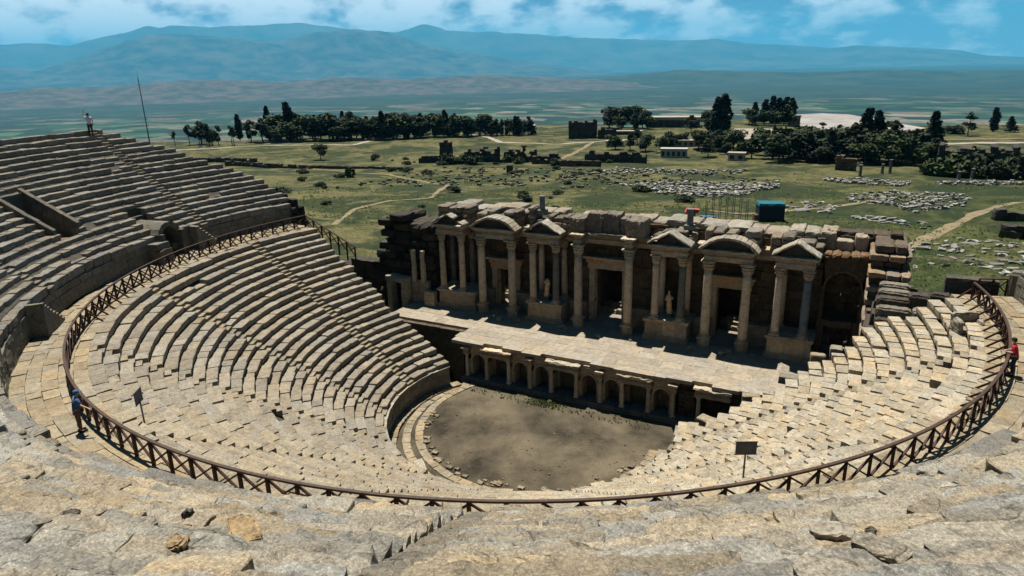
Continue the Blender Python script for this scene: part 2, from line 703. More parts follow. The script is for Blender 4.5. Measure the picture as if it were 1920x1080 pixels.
def hillmat(name, a, b, sc):
    t = NT(name, .95)
    p_ = t.n('ShaderNodeNewGeometry').outputs['Position']
    n = t.noise(sc, 6, .65, p_)
    return t.out(t.mix(t.ramp(n, [(.38, 0.0), (.62, 1.0)]), a, b))


RA = [(-70.76, 1.79), (-67.69, 2.0), (-64.93, 2.19), (-63.2, 2.25), (-61.12, 2.11), (-59.15, 2.59), (-56.42, 3.28), (-53.32, 3.36), (-50.09, 3.32), (-45.91, 3.64), (-42.83, 3.16), (-38.62, 2.72), (-36.72, 3.46), (-34.89, 2.89), (-32.18, 2.72), (-27.99, 2.47), (-23.81, 2.05), (-19.69, 1.85), (-16.45, 1.64), (-14.1, 1.76), (-11.76, 1.34), (-8.02, 1.07), (-5.85, 0.82), (-4.47, 0.96), (-2.76, 0.83), (0.51, 0.58), (2.08, 0.43), (3.63, 0.05), (5.67, -0.11), (9.2, -0.39), (14, -.6)]
RB = [(-74, 1.8), (-70.79, 1.64), (-66.79, 1.23), (-63.53, 0.59), (-61.63, 1.06), (-59.62, 1.76), (-56.86, 2.65), (-54.44, 2.93), (-50.93, 2.55), (-47.6, 2.3), (-45.23, 2.8), (-42.43, 3.15), (-39.63, 2.89), (-36.81, 1.98), (-34.34, 1.38), (-30.13, 0.73), (-25.9, 0.07), (-21.68, -0.68), (-17.52, -1.1)]
RC = [(-74, -.7), (-71.34, -0.73), (-65.52, -0.63), (-62.54, -0.46), (-59.4, -0.57), (-56.0, -0.3), (-51.7, -0.27), (-47.95, -0.53), (-43.17, -0.34), (-38.24, -0.62), (-32.3, -0.44), (-28.03, -0.7), (-22.93, -0.97), (-18.75, -1.4), (-13, -1.9)]
RD = [(-28.04, -1.03), (-21.68, -0.76), (-16.35, -0.39), (-11.61, -0.61), (-7.84, -0.76), (-2.57, -0.68), (2.27, -0.84), (6.63, -0.85), (14, -0.83)]
ridge('mountains', RA, 44000, 8000, -330, hillmat('far_range', (.02, .03, .03), (.07, .07, .06), .0006))
ridge('mountains', RB, 31000, 6200, -330, hillmat('near_range', (.006, .014, .014), (.07, .065, .048), .0011))
ridge('hills', RC, 12500, 2000, -332, hillmat('bare_hills', (.022, .032, .024), (.085, .066, .054), .0042), rough=3)
ridge('hills', RD, 14000, 2600, -332, hillmat('wooded_hills', (.010, .022, .016), (.03, .045, .028), .002), rough=2)

# ------------------------------------------------------------------ the seating
def pol(r, a, z):
    return (r * cos(a), r * sin(a), z)


def arc_hex(r0, r1, a0, a1, z0, z1, rb=0.0, zb1=None):
    """ring block: r0..r1, a0..a1 (radians), z0..z1; rb = how far the riser is undercut"""
    zb1 = z1 if zb1 is None else zb1
    return [pol(r0 + rb, a0, z0), pol(r0 + rb, a1, z0), pol(r1, a0, z0), pol(r1, a1, z0),
            pol(r0, a0, z1), pol(r0, a1, z1), pol(r1, a0, zb1), pol(r1, a1, zb1)]


def end_angle(r, y):
    return math.asin(max(-1, min(1, y / r)))


LR0, LZ0, LN = 10.85, 1.83, 24
LDR, LDZ = (26.9 - LR0) / LN, (12.45 - LZ0) / LN
LR_END = [(10.8, 2.8), (12, 2.0), (13.4, 1.7), (15.3, 2.5), (16.8, 3.1), (19.1, 4.7), (21, 5.1), (22.4, 7.0), (24.6, 7.2), (26, 7.4), (30.5, 9.8)]


def low_range(r):
    yl = 3.0 + .08 * r
    yr = float(np.interp(r, [a for a, _ in LR_END], [b for _, b in LR_END]))
    return -pi - end_angle(r, yl), end_angle(r, yr)


UR0, UZ0 = 30.2, 14.45
UDR, UDZ, UN = .646, .42, 25
UL_END = [(29, 6.0), (31, 6.2), (33, 6.0), (34.4, 5.2), (36.2, 3.6), (37.4, 1.4), (38.8, .9), (40.5, -1.6), (41.5, -3.0), (43, -6), (47, -16)]


def up_range(r):
    if r > 42.25:
        return rad(-148), rad(17 - (r - 30) * .6)
    yl = float(np.interp(r, [a for a, _ in UL_END], [b for _, b in UL_END]))
    return -pi - end_angle(r, yl), rad(17 - (r - 30) * .6)


def bump_up(a, r):
    d = math.degrees(a)
    g = math.exp(-((d + 61) / 30) ** 2)
    return .68 * g * (1 - .5 * (r - 30.2) / 16)


LSTAIR = [-177, -149.5, -124.5, -97, -75, -52, -29.5, -2.5]
USTAIR = [-173.5, -139, -118, -95, -64, -41, -18]
HW = .42      # half width of a stairway
VOM = [(-153.2, 33.0, 36.9, 1.15), (-165.6, 29.6, 33.4, .95)]   # stair wells sunk in the upper tiers: angle, r0, r1, half width


def blocked(a0, a1, r, stairs):
    """split [a0,a1] removing the stairways"""
    out = [(a0, a1)]
    for s in stairs:
        s0, s1 = rad(s) - HW / r, rad(s) + HW / r
        nxt = []
        for p, q in out:
            if s1 <= p or s0 >= q:
                nxt.append((p, q))
            else:
                if s0 > p:
                    nxt.append((p, s0))
                if s1 < q:
                    nxt.append((s1, q))
        out = nxt
    return [(p, q) for p, q in out if (q - p) * r > .25]


def wob(a, k):
    return .05 * sin(a * 9 + k * 1.7) * sin(a * 4.3 + k * .9) + .025 * sin(a * 23 + k * 2.9)


lower = thing('lower_seating', 'curved lower tiers of worn limestone seats between the orchestra and the wooden railing', 'seating')
for k in range(LN):
    mb = MB()
    r0, r1 = LR0 + LDR * k, LR0 + LDR * (k + 1)
    zt = LZ0 + LDZ * (k + 1)
    A0, A1 = low_range(r0 + .3)
    A0 -= RNG.uniform(-.2, .35) / r0
    A1 += RNG.uniform(-.5, .5) / r0
    for p, q in blocked(A0, A1, r0, LSTAIR):
        a = p
        while a < q - 1e-4:
            L = random.uniform(.9, 2.1) if math.degrees(a) < -60 else random.uniform(.55, 1.2)
            b = a + L / r0
            if q - b < .5 / r0:
                b = q
            mid = math.degrees((a + b) / 2)
            ruin = sst(-60, -35, mid) * .17 + .09 + (.1 if -122 < mid < -98 else 0)
            if k == 0 and -110 < mid < 0:
                ruin = .8
            dz = random.gauss(0, .018 + .035 * ruin)
            dr = random.gauss(0, .014 + .04 * ruin) + 1.1 * wob((a + b) / 2, k + 40)
            dz += .7 * wob((a + b) / 2, k)
            gap = .004 + .012 * ruin * random.random()
            if random.random() < .045 * ruin:
                dz -= random.uniform(.12, .3)
            if random.random() < .02 * ruin:
                a = b
                continue
            sk = random.gauss(0, .012 + .03 * ruin)
            C = arc_hex(r0 + dr, r1 + .10 + dr * .3, a + gap / r0, b - gap / r0, zt - .50, zt + dz, .085, zt + dz + random.gauss(0, .01))
            C[5] = (C[5][0], C[5][1], C[5][2] + sk)
            n = max(2, int((b - a) * r0 / .4))
            tn = tuple(q_ * f_ for q_, f_ in zip(rt(1.0, 1.38, .04), (.98, 1, 1.06))) if mid < -110 else (rt(1.1, 1.5, .04) if mid < -65 else rt(1.4, 1.9, .06))
            mb.hex(C, (n, 3, 2), jit=.008 + .012 * ruin, bev=.05, tint=tn)
            a = b
    mb.build('seat_row', M['seat_low'], lower)
for s in LSTAIR:
    mb = MB()
    for k in range(LN):
        for h in (0, 1):
            r0 = LR0 + LDR * k + h * LDR / 2
            zt = LZ0 + LDZ * k + (h + 1) * LDZ / 2
            e = random.gauss(0, .02)
            A0, A1 = low_range(r0)
            if not (A0 < rad(s) < A1):
                continue
            mb.hex(arc_hex(r0, r0 + LDR / 2 + .06, rad(s) - HW / r0 + .002, rad(s) + HW / r0 - .002, zt - .4, zt + random.gauss(0, .012), .02), (2, 2, 1), jit=.012, tint=rt(1.0, 1.3))
    mb.build('stairway', M['seat_low'], lower)
# podium wall round the orchestra
mb = MB()
A0, A1 = low_range(LR0)
for z0, z1 in ((-.3, .62), (.62, 1.25), (1.25, 1.80)):
    a = A0
    while a < A1:
        b = min(A1, a + random.uniform(.9, 1.8) / LR0)
        d = random.gauss(0, .012)
        mb.hex(arc_hex(LR0 - .06 + d, LR0 + .6, a + .001, b - .001, z0, z1, 0), (2, 1, 2), jit=.01, tint=rt(.6, .95))
        a = b
a = A0
while a < A1:       # moulded coping
    b = min(A1, a + random.uniform(1.0, 1.9) / LR0)
    if not (-98 < math.degrees(a) < 5 and random.random() < .35):
        mb.hex(arc_hex(LR0 - .16, LR0 + .62, a + .001, b - .001, 1.80, 1.93 + random.gauss(0, .02), .08), (3, 2, 1), jit=.01, tint=rt(1.0, 1.35))
    a = b
mb.build('podium_wall', M['pale_marble'], lower)


def core(name, rs, zf, rng, parent, skirt, mat):
    """packed bedding under the rows, closed by rough end walls"""
    mb = MB()
    NA_ = 150
    V = []
    for r in rs:
        A0, A1 = rng(r)
        for i in range(NA_ + 1):
            a = A0 + (A1 - A0) * i / NA_
            V.append(pol(r, a, zf(r, a)))
    F = []
    for j in range(len(rs) - 1):
        for i in range(NA_):
            b = j * (NA_ + 1) + i
            F.append((b, b + NA_ + 1, b + NA_ + 2, b + 1))
    mb.raw(V, F, .8)
    for side in (0, 1):     # end walls in courses
        for j in range(len(rs) - 1):
            ra, rb = rs[j], rs[j + 1]
            aa, ab = rng(ra)[side], rng(rb)[side]
            za, zb = zf(ra, aa), zf(rb, ab)
            s = -1 if side == 0 else 1
            z = skirt
            while z < min(za, zb) - .05:
                h = min(random.uniform(.4, .62), max(za, zb) - z)
                ta, tb = s * .35 / ra, s * .35 / rb
                d = random.gauss(.0, .04)
                C = [pol(ra, aa - ta, z), pol(rb, ab - tb, z), pol(ra, aa + d / ra, z), pol(rb, ab + d / rb, z),
                     pol(ra, aa - ta, min(z + h, za)), pol(rb, ab - tb, min(z + h, zb)), pol(ra, aa + d / ra, min(z + h, za)), pol(rb, ab + d / rb, min(z + h, zb))]
                mb.hex(C, (2, 1, 1), jit=.015, tint=rt(.7, 1.1))
                z += h
    return mb.build(name, mat, parent)


core('bedding', list(np.linspace(11.35, 27.2, 25)), lambda r, a: min(12.36, LZ0 + (LDZ / LDR) * (r - LR0) - .30), low_range, lower, -.6, M['bedding'])

# ---- walkway between the two banks of seats
WZ = 12.45
mb = MB()
radii = [26.9, 27.55, 28.2, 28.9, 29.55, 30.3]
for j in range(5):
    r0, r1 = radii[j], radii[j + 1]
    A0, A1 = low_range(r0)[0] - .01, rad(17.5)
    a = A0
    while a < A1:
        b = min(A1, a + random.uniform(.6, 1.5) / r0)
        dz = random.gauss(0, .02)
        mb.hex(arc_hex(r0 + .008, r1 - .008, a + .0005, b - .0005, WZ - .5, WZ + dz, 0, WZ + dz + random.gauss(0, .012)), (2, 2, 1), jit=.008, tint=rt(.82, 1.15, .06))
        a = b
tag(mb.build('path', M['paving']), 'curved stone paved walkway outside the wooden railing', None, kind='structure')

# ---- upper bank
upper = thing('upper_seating', 'grey weathered upper tiers of seats rising behind the paved walkway', 'seating')


def in_vom(a, r):
    for s, r0, r1, hw in VOM:
        if r0 - .3 < r < r1 and abs(a - rad(s)) * r < hw:
            return True
    return False


for k in range(UN):
    mb = MB()
    hi = MB()
    r0, r1 = UR0 + UDR * k, UR0 + UDR * (k + 1)
    A0, A1 = up_range(r0 + .2)
    A0 -= RNG.uniform(-.1, .4) / r0
    stairs = list(USTAIR)
    for p, q in blocked(A0, A1, r0, stairs):
        a = p
        while a < q - 1e-4:
            mid0 = math.degrees(a)
            near = -112 < mid0 < -18
            L = random.uniform(1.0, 2.5) if near else random.uniform(.8, 1.8)
            b = a + L / r0
            if q - b < .5 / r0:
                b = q
            am = (a + b) / 2
            if in_vom(am, r0 + .3) or in_vom(a + .2 / r0, r0 + .3) or in_vom(b - .2 / r0, r0 + .3):
                # finish the row at the edge of the stair well
                step = .12 / r0
                b = a + step
                if in_vom(a + step / 2, r0 + .3):
                    a = b
                    continue
                while b < q and not in_vom(b, r0 + .3) and (b - a) * r0 < 1.4:
                    b += step
                b = min(b, q)
                am = (a + b) / 2
            zt = UZ0 + UDZ * k + bump_up(am, r0)
            mid = math.degrees(am)
            if near:
                dz, dr = random.gauss(0, .045), random.gauss(0, .05)
                if random.random() < .07:
                    dz -= random.uniform(.1, .28)
                gap = random.uniform(.004, .05) if random.random() < .6 else .004
                sk = random.gauss(0, .05)
            else:
                dz, dr = random.gauss(0, .014), random.gauss(0, .018)
                gap = .01
                sk = random.gauss(0, .018)
                dz += wob(am, k)
                dr += 1.3 * wob(am, k + 60)
                if random.random() < .02:
                    dz -= random.uniform(.1, .3)
            C = arc_hex(r0 + dr, r1 + .12, a + gap / r0, b - gap / r0, zt - .60, zt + dz, .07, zt + dz + random.gauss(0, .02))
            C[5] = (C[5][0], C[5][1], C[5][2] + sk)
            C[7] = (C[7][0], C[7][1], C[7][2] + sk)
            if near and r0 > 30.5:
                n = max(4, int((b - a) * r0 / .10))
                hi.hex(C, (n, 8, 5), jit=.008, bev=.05, lb=.07, tint=rt(1.25, 2.1, .10), disp=(.13, 2.4))
            else:
                n = max(2, int((b - a) * r0 / .45))
                mb.hex(C, (n, 3, 2), jit=.012, bev=.05, tint=tuple(q_ * f_ for q_, f_ in zip(rt(.92, 1.36, .04), (.97, 1, 1.07))))
            a = b
    row = mb
    # one mesh per row: near blocks carry more relief
    off = row.n
    row.v += hi.v
    row.f += [tuple(i + off for i in f) for f in hi.f]
    row.t += hi.t
    row.n += hi.n
    row.build('seat_row', M['seat_up'], upper)
for s in USTAIR:
    mb = MB()
    for k in range(UN):
        for h in (0, 1):
            r0 = UR0 + UDR * k + h * UDR / 2
            zt = UZ0 + UDZ * (k - 1) + (h + 1) * UDZ / 2 + bump_up(rad(s), r0)
            A0, A1 = up_range(r0)
            if A0 < rad(s) < A1:
                near = -112 < s < -18
                mb.hex(arc_hex(r0, r0 + UDR / 2 + .08, rad(s) - HW / r0 + .001, rad(s) + HW / r0 - .001, zt - .5, zt + random.gauss(0, .015), .02), (5, 4, 3) if near else (2, 2, 1), jit=.012, bev=.04 if near else 0, tint=rt(.9, 1.2), disp=(.05, 2.5) if near else None)
    mb.build('stairway', M['seat_up'], upper)


def up_core(r, a):
    z = UZ0 + .65 * (r - UR0) + bump_up(a, r) - .38
    for s, r0, r1, hw in VOM:
        if r0 < r < r1 and abs(a - rad(s)) * r < hw + .35:
            z = min(z, 12.4 if s < -160 else 15.2)
    return z


core('bedding', list(np.linspace(30.75, 42.2, 26)), up_core, up_range, upper, 2.0, M['bedding'])
core('bedding', list(np.linspace(42.26, 46.6, 9)), up_core, up_range, upper, 2.0, M['bedding'])
# wall facing the walkway
mb = MB()
for i, (z0, z1) in enumerate(((12.1, 12.85), (12.85, 13.4), (13.4, 13.86))):
    A0, A1 = up_range(UR0)
    a = A0
    while a < A1:
        b = min(A1, a + random.uniform(.9, 2.0) / UR0)
        if not in_vom((a + b) / 2, UR0 + .2):
            bp = bump_up((a + b) / 2, UR0)
            k = (z1 - 12.1) / 1.76
            mb.hex(arc_hex(UR0 + .03 + random.gauss(0, .015), UR0 + .75, a + .0004, b - .0004, z0 + bp * max(0, (z0 - 12.1) / 1.76), z1 + bp * k, 0), (2, 1, 2), jit=.012, tint=rt(.75, 1.1))
        a = b
mb.build('retaining_wall', M['seat_up'], upper)
# steps set against that wall
for sA, sB in ((-131.0, -136.5), (-170.2, -174.6)):
    mb = MB()
    n = 8
    for i in range(n):
        a0, a1 = rad(sA + (sB - sA) * i / n), rad(sA + (sB - sA) * (i + 1) / n)
        a0, a1 = min(a0, a1), max(a0, a1)
        mb.hex(arc_hex(29.35, 30.22, a0, a1, 12.0, 14.4 - 1.95 * i / n), (1, 1, 2), jit=.012, tint=rt(.9, 1.25))
    mb.build('stairway', M['seat_up'], upper)
# stair well side walls and the vaulted opening
for s, r0, r1, hw in VOM:
    mb = MB()
    A = rad(s)
    for sg in (-1, 1):
        for j in range(4):
            ra, rb = r0 + (r1 - r0) * j / 4, r0 + (r1 - r0) * (j + 1) / 4
            zz = UZ0 + .65 * (rb - UR0) + .12
            c0, c1 = A + sg * (hw - .05) / ra, A + sg * (hw + .32) / ra
            lo, hi_ = min(c0, c1), max(c0, c1)
            if s > -160:    # sloping parapet slab, like a ramp edge
                z_a, z_b = UZ0 + .65 * (ra - UR0) + .2, UZ0 + .65 * (rb - UR0) + .2
                C = [pol(ra, lo, 14.6), pol(ra, hi_, 14.6), pol(rb, lo, 14.6), pol(rb, hi_, 14.6), pol(ra, lo, z_a), pol(ra, hi_, z_a), pol(rb, lo, z_b), pol(rb, hi_, z_b)]
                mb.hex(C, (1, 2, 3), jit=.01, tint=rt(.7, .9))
            else:
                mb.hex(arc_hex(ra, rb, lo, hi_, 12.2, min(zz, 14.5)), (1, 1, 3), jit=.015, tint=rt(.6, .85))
    if s > -160:
        mb.hex(arc_hex(r1 - .3, r1 + .2, A - hw / r1, A + hw / r1, 14.6, UZ0 + .65 * (r1 - UR0) - .1), (3, 1, 3), jit=.02, tint=rt(.6, .8))
        for i in range(7):
            mb.hex(arc_hex(r0 + i * .5, r0 + i * .5 + .55, A - hw / r0, A + hw / r0, 14.4, 15.3 + i * .18), (1, 1, 1), jit=.02, tint=(1.1, .75, .5))
        mb.build('stair_well', M['seat_up'], upper)
    else:
        R_ = .92
        for j in range(9):   # voussoirs
            t0, t1 = pi * j / 9, pi * (j + 1) / 9
            for ra, rb in ((30.0, 31.4), (31.4, 32.8)):
                C = []
                for rq in (R_, R_ + .42):
                    for rr in (ra, rb):
                        for tt in (t0, t1):
                            C.append(pol(rr, A + rq * cos(tt) / rr, 14.0 + rq * sin(tt)))
                mb.hex(C, (1, 2, 1), jit=.012, tint=rt(.75, 1.1))
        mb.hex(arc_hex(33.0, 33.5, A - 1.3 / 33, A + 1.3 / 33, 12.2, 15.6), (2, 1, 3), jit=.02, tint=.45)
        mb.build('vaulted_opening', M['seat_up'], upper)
        mb = MB()
        for z0, z1, d in ((12.2, 12.9, 0), (12.9, 13.5, .1), (13.5, 14.0, .25)):
            mb.hex(arc_hex(29.0 + d, 30.3, A + 1.0 / 30, A + 2.4 / 30, z0, z1), (2, 2, 2), jit=.03, tint=rt(.8, 1.05))
        mb.build('retaining_wall', M['seat_up'], upper)
# broken masonry at the far left end of the upper bank
mb = MB()
for i in range(26):
    r = random.uniform(29.9, 32.4)
    A0 = up_range(r)[0]
    a = A0 - random.uniform(.1, 1.1) / r
    z = random.uniform(11.4, 14.2 + (r - 30) * .5)
    s = random.uniform(.5, .9)
    x, y, _ = pol(r, a, 0)
    mb.box(x - s * .6, x + s * .6, y - s * .45, y + s * .45, 1 if i % 4 == 0 else z - .6, z, n=(2, 2, 3), jit=.05, bev=.06, tint=rt(.45, .8))
mb.build('broken_end_wall', M['ruin'], upper)

# ------------------------------------------------------------------ orchestra
mb = MB()
N = 72
V = [(0, 0, .0)]
F = []
RR = [2, 4, 6, 8, 9.6, 10.8]
for j, r in enumerate(RR):
    for i in range(N):
        a = 2 * pi * i / N
        x, y = r * cos(a), r * sin(a)
        V.append((x, min(y, 7.6), .015 * sin(x * 1.3) * cos(y * 1.1) + .02 * sin(x * .5 + y * .7)))
for i in range(N):
    F.append((0, 1 + i, 1 + (i + 1) % N))
for j in range(len(RR) - 1):
    for i in range(N):
        k = (i + 1) % N
        F.append((1 + j * N + i, 1 + (j + 1) * N + i, 1 + (j + 1) * N + k, 1 + j * N + k))
mb.raw(V, F)
t = NT('trodden_earth', .95)
n1 = t.noise(.20, 5, .62)
n2 = t.noise(4.5, 7, .78)
n3 = t.noise(22, 5, .8)
c = t.mix(t.ramp(n1, [(.36, 0.0), (.64, 1.0)]), (.022, .018, .012), (.15, .122, .078))
c = t.mix(t.ramp(n2, [(.5, 0.0), (.7, .5)]), c, (.095, .074, .046))
c = t.mix(t.ramp(n3, [(.38, .6), (.5, 0.0)]), c, (.02, .017, .012))
c = t.mix(t.ramp(n3, [(.56, 0.0), (.68, .5)]), c, (.2, .175, .13))
c = t.mix(t.ramp(t.vor(1.9), [(.0, 1.0), (.035, 0.0)]), c, (.3, .27, .21))
t.bump(t.math('ADD', n2, n3), .05)
tag(mb.build('orchestra_floor', t.out(c), smooth=True), kind='structure')
mb = MB()
for i in range(150):
    a, r = random.uniform(-pi, .1), 8.7 * random.random() ** .4
    x, y = r * cos(a), r * sin(a) + 1.2
    if y > 4.5:
        continue
    q = random.choice([.03, .03, .04, .06])
    mb.box(x - q, x + q, y - q * .8, y + q * .8, -.02, q * .9, n=(2, 2, 1), jit=q * .2, tint=rt(.35, .9))
for i in range(60):
    a = random.uniform(-2.9, -.2)
    r = 8.55 + random.uniform(-.3, .2)
    x, y, q = r * cos(a), r * sin(a) + 1.2, random.uniform(.08, .2)
    mb.box(x - q, x + q, y - q * .8, y + q * .8, -.03, q * .8, n=(2, 2, 2), jit=q * .15, tint=rt(.5, 1.1))
tag(mb.build('gravel', M['paving']), kind='stuff')
mb = MB()
for i in range(420):
    x = random.choice([random.gauss(-1.3, .9), random.gauss(-1.3, .9), random.uniform(-8, 8)])
    y = random.uniform(4.2, 5.3) + .047 * x - abs(random.gauss(0, .2))
    for q in range(3):
        an, s_ = random.uniform(0, 6.28), random.uniform(.05, .14)
        u = (cos(an) * s_ * .5, sin(an) * s_ * .5)
        mb.raw([(x - u[0], y - u[1], 0), (x + u[0], y + u[1], 0), (x + u[1] * 1.5, y - u[0] * 1.5, s_ * 1.3)], [(0, 1, 2)], random.uniform(.7, 1.4))
tag(mb.build('weeds', M['grass_tuft']), kind='stuff')
mb = MB()
for rA, rB, zt, oy in ((8.85, 9.5, .05, 1.2), (9.5, 10.15, .07, .7), (10.1, 10.85, .20, 0.0)):
    a = rad(-205)
    while a < rad(5):
        b = a + random.uniform(.5, 1.1) / rB
        if not (math.degrees(a) > -50 and random.random() < .3):
            mm = math.degrees(a)
            o = oy * (1 if mm < -10 else .4)
            C = [(x, y + o, z) for x, y, z in arc_hex(rA + .02, rB - .02, a + .002, b - .002, -.3, zt + random.gauss(0, .015))]
            if C[0][1] < 6.0:
                mb.hex(C, (2, 2, 1), jit=.015, tint=rt(.85, 1.2, .07))
        a = b
tag(mb.build('paving', M['paving']), kind='structure')

# ------------------------------------------------------------------ wooden railing on the walkway edge
rail = thing('wooden_railing', 'long curved brown timber railing with crossed braces along the walkway edge', 'railing')
RR_ = 27.74
RA0, RA1 = rad(-191), rad(15.8)
NP = 84
pa = [RA0 + (RA1 - RA0) * i / NP for i in range(NP + 1)]
mb = MB()
for i in range(NP):
    for s in (0, .5):
        a0, a1 = pa[i] + (pa[i + 1] - pa[i]) * s, pa[i] + (pa[i + 1] - pa[i]) * (s + .5)
        mb.hex(arc_hex(RR_ - .06, RR_ + .06, a0, a1, WZ + 1.0, WZ + 1.08), tint=random.uniform(.8, 1.2))
mb.build('handrail', M['rail_wood'], rail)
for i, a in enumerate(pa):
    mb = MB()
    mb.bar(pol(RR_, a, WZ - .1), pol(RR_, a, WZ + 1.0), .11, tint=random.uniform(.8, 1.2))
    if math.degrees(a) < -132 or math.degrees(a) > -22:
        A0, A1 = low_range(26.2)
        if A0 < a < A1:
            mb.bar(pol(RR_ - .06, a, WZ + .62), pol(RR_ - 1.45, a, WZ - .58), .085, tint=.9)
    mb.build('post', M['wood'], rail)
for i in range(NP):
    mb = MB()
    a0, a1 = pa[i], pa[i + 1]
    mb.bar(pol(RR_ - .03, a0, WZ + .94), pol(RR_ - .03, a1, WZ + .08), .085, .06)
    mb.bar(pol(RR_ + .045, a0, WZ + .08), pol(RR_ + .045, a1, WZ + .94), .085, .06, tint=.85)
    mb.build('cross_brace', M['wood'], rail)


def straight_rail(name, label, P, Q, n, h=1.05):
    o = thing(name, label, 'railing', P)
    P, Q = Vector(P), Vector(Q)
    pts = [(Q - P) * i / n for i in range(n + 1)]
    up = Vector((0, 0, h))
    m1 = MB()
    m1.bar(pts[0] + up, pts[-1] + up, .13, .08)
    m1.build('handrail', M['rail_wood'], o)
    for q in pts:
        m1 = MB()
        m1.bar(q - Vector((0, 0, .8)), q + up, .11)
        m1.build('post', M['wood'], o)
    for i in range(n):
        m1 = MB()
        m1.bar(pts[i] + up * .9, pts[i + 1] + up * .08, .085, .06)
        m1.bar(pts[i] + up * .08, pts[i + 1] + up * .9, .08, .07)
        m1.build('cross_brace', M['wood'], o)
    return o


straight_rail('wooden_railing', 'short sloping timber railing down the far left end of the lower seats', (-27.2, 5.35, 12.5), (-21.9, 6.1, 9.75), 6)
straight_rail('wooden_railing', 'short level timber railing beside the square stone pillar at far right', (27.2, 10.2, 12.1), (28.6, 9.7, 12.4), 2, .95)

# ------------------------------------------------------------------ stage building (own frame: x along the front, y to the back)
SO, SR = (0, 13.3, 0), .047
SZ = 3.66


def s2w(x, y, z=0):
    return (SO[0] + x * cos(SR) - y * sin(SR), SO[1] + x * sin(SR) + y * cos(SR), z)


def courses(mb, x0, x1, y0, y1, z0, z1, ch=.6, bl=(.8, 1.8), jit=.012, tl=(.75, 1.15), keep=None, dep=.02, n=(2, 1, 1), bev=0.0):
    z = z0
    while z < z1 - .02:
        h = min(ch * random.uniform(.85, 1.2), z1 - z)
        if z1 - z - h < .2:
            h = z1 - z
        x = x0
        while x < x1 - .01:
            w = random.uniform(*bl)
            if x1 - x - w < .4:
                w = x1 - x
            if keep is None or keep(x + w / 2, z + h / 2):
                d = random.gauss(0, dep)
                mb.box(x + .006, x + w - .006, y0 + d, y1, z + .004, z + h - .004, n=n, jit=jit, tint=rt(*tl), bev=bev)
            x += w
        z += h


def arch_panel(mb, x0, x1, z0, z1, y0, y1, cx, hw, zs, tint=1.0):
    """wall panel with a round-headed opening: half width hw, springing at zs"""
    mb.box(x0, cx - hw, y0, y1, z0, zs, jit=.01, n=(1, 1, 3), tint=tint)
    mb.box(cx + hw, x1, y0, y1, z0, zs, jit=.01, n=(1, 1, 3), tint=tint)
    K = 10
    for i in range(K):
        t0, t1 = pi - pi * i / K, pi - pi * (i + 1) / K
        xa, xb = cx + hw * cos(t0), cx + hw * cos(t1)
        za, zb = zs + hw * sin(t0), zs + hw * sin(t1)
        xa_, xb_ = (x0 if i == 0 else xa), (x1 if i == K - 1 else xb)
        mb.hex([(xa, y0, za), (xb, y0, zb), (xa, y1, za), (xb, y1, zb), (xa_, y0, z1), (xb_, y0, z1), (xa_, y1, z1), (xb_, y1, z1)], tint=tint)
    for i in range(9):      # archivolt
        t0, t1 = pi * i / 9, pi * (i + 1) / 9
        C = [(cx + q * cos(tt), yy, zs + q * sin(tt)) for q in (hw, hw + .16) for yy in (y0 - .07, y0 + .05) for tt in (t0, t1)]
        mb.hex(C, tint=1.15)


stage = thing('stage_platform', 'broad pale paved stage with a columned niche front above the earth orchestra', 'stage', SO, SR)
mb = MB()
y = -7.25
while y < 4.0:
    d = random.uniform(.75, 1.2)
    x0 = -11.3 if y < -5.2 else -20.3
    x = x0 + random.uniform(-.12, .12)
    while x < 19.5:
        w = random.uniform(.9, 2.0)
        fr = random.uniform(-.12, .06) if y < -7 else 0
        if y < -7 and random.random() < .12:
            fr = .35
        mb.box(x + .004, x + w - .004, y + fr + .004, y + d - .004, SZ - .28, SZ + random.gauss(0, .006), n=(3, 2, 1), jit=.005, tint=rt(.86, 1.1, .04))
        x += w
    y += d
mb.build('stage_floor', M['stage_floor'], stage)
mb = MB()
mb.box(-11.15, 19, -4.9, 9, -1, SZ - .3)
mb.box(-20.2, -11.2, -4.8, 9, -1, SZ - .3)
mb.build('substructure', M['facade_wall'], stage)
mb = MB()
courses(mb, -20.2, -11.3, -5.15, -4.7, -.5, SZ - .05, tl=(.7, 1.0))
courses(mb, -11.35, -10.2, -7.05, -4.8, -.3, SZ - .28, tl=(.55, .85))
courses(mb, 8.95, 10.2, -6.7, -4.8, -.3, SZ - .28, .3, (.3, .6), tl=(.45, .85), jit=.03, dep=.06)
courses(mb, 12.9, 19, -6.9, -4.8, -.3, SZ - .28, .45, (.5, 1.1), tl=(.6, .95), jit=.02)
mb.build('side_wall', M['facade_wall'], stage)
mb = MB()
mb.box(-10.3, 10.4, -7.55, -4.85, -.5, .06, n=(20, 2, 1), jit=.02)
for x in np.arange(-10.3, 10.3, 1.3):
    mb.box(x + .01, x + 1.29, -7.45, -5.9, .06, .36 + random.gauss(0, .01), n=(2, 1, 1), jit=.01, tint=rt(.7, .95))
mb.build('plinth', M['grey_marble'], stage)
SCX = [-9.85, -7.85, -5.7, -3.65, -1.67, .57, 2.65, 4.5, 6.65, 8.6]
PAIRS = [(1, 2), (4, 5), (7, 8)]
for x in SCX + [10.55]:
    mb = MB()
    zb = .36 if x < 10 else .5
    prof = [(.24, zb), (.24, zb + .07), (.19, zb + .13), (.165, zb + .17), (.155, 1.6), (.14, 2.2), (.17, 2.24), (.15, 2.28), (.2, 2.42), (.26, 2.52)]
    mb.lathe(x, -7.05, prof, 12, .006, rt(.75, 1.1))
    mb.box(x - .27, x + .27, -7.32, -6.78, 2.52, 2.58, jit=.01, tint=1.0)
    mb.build('small_column', M['column'], stage)
mb = MB()
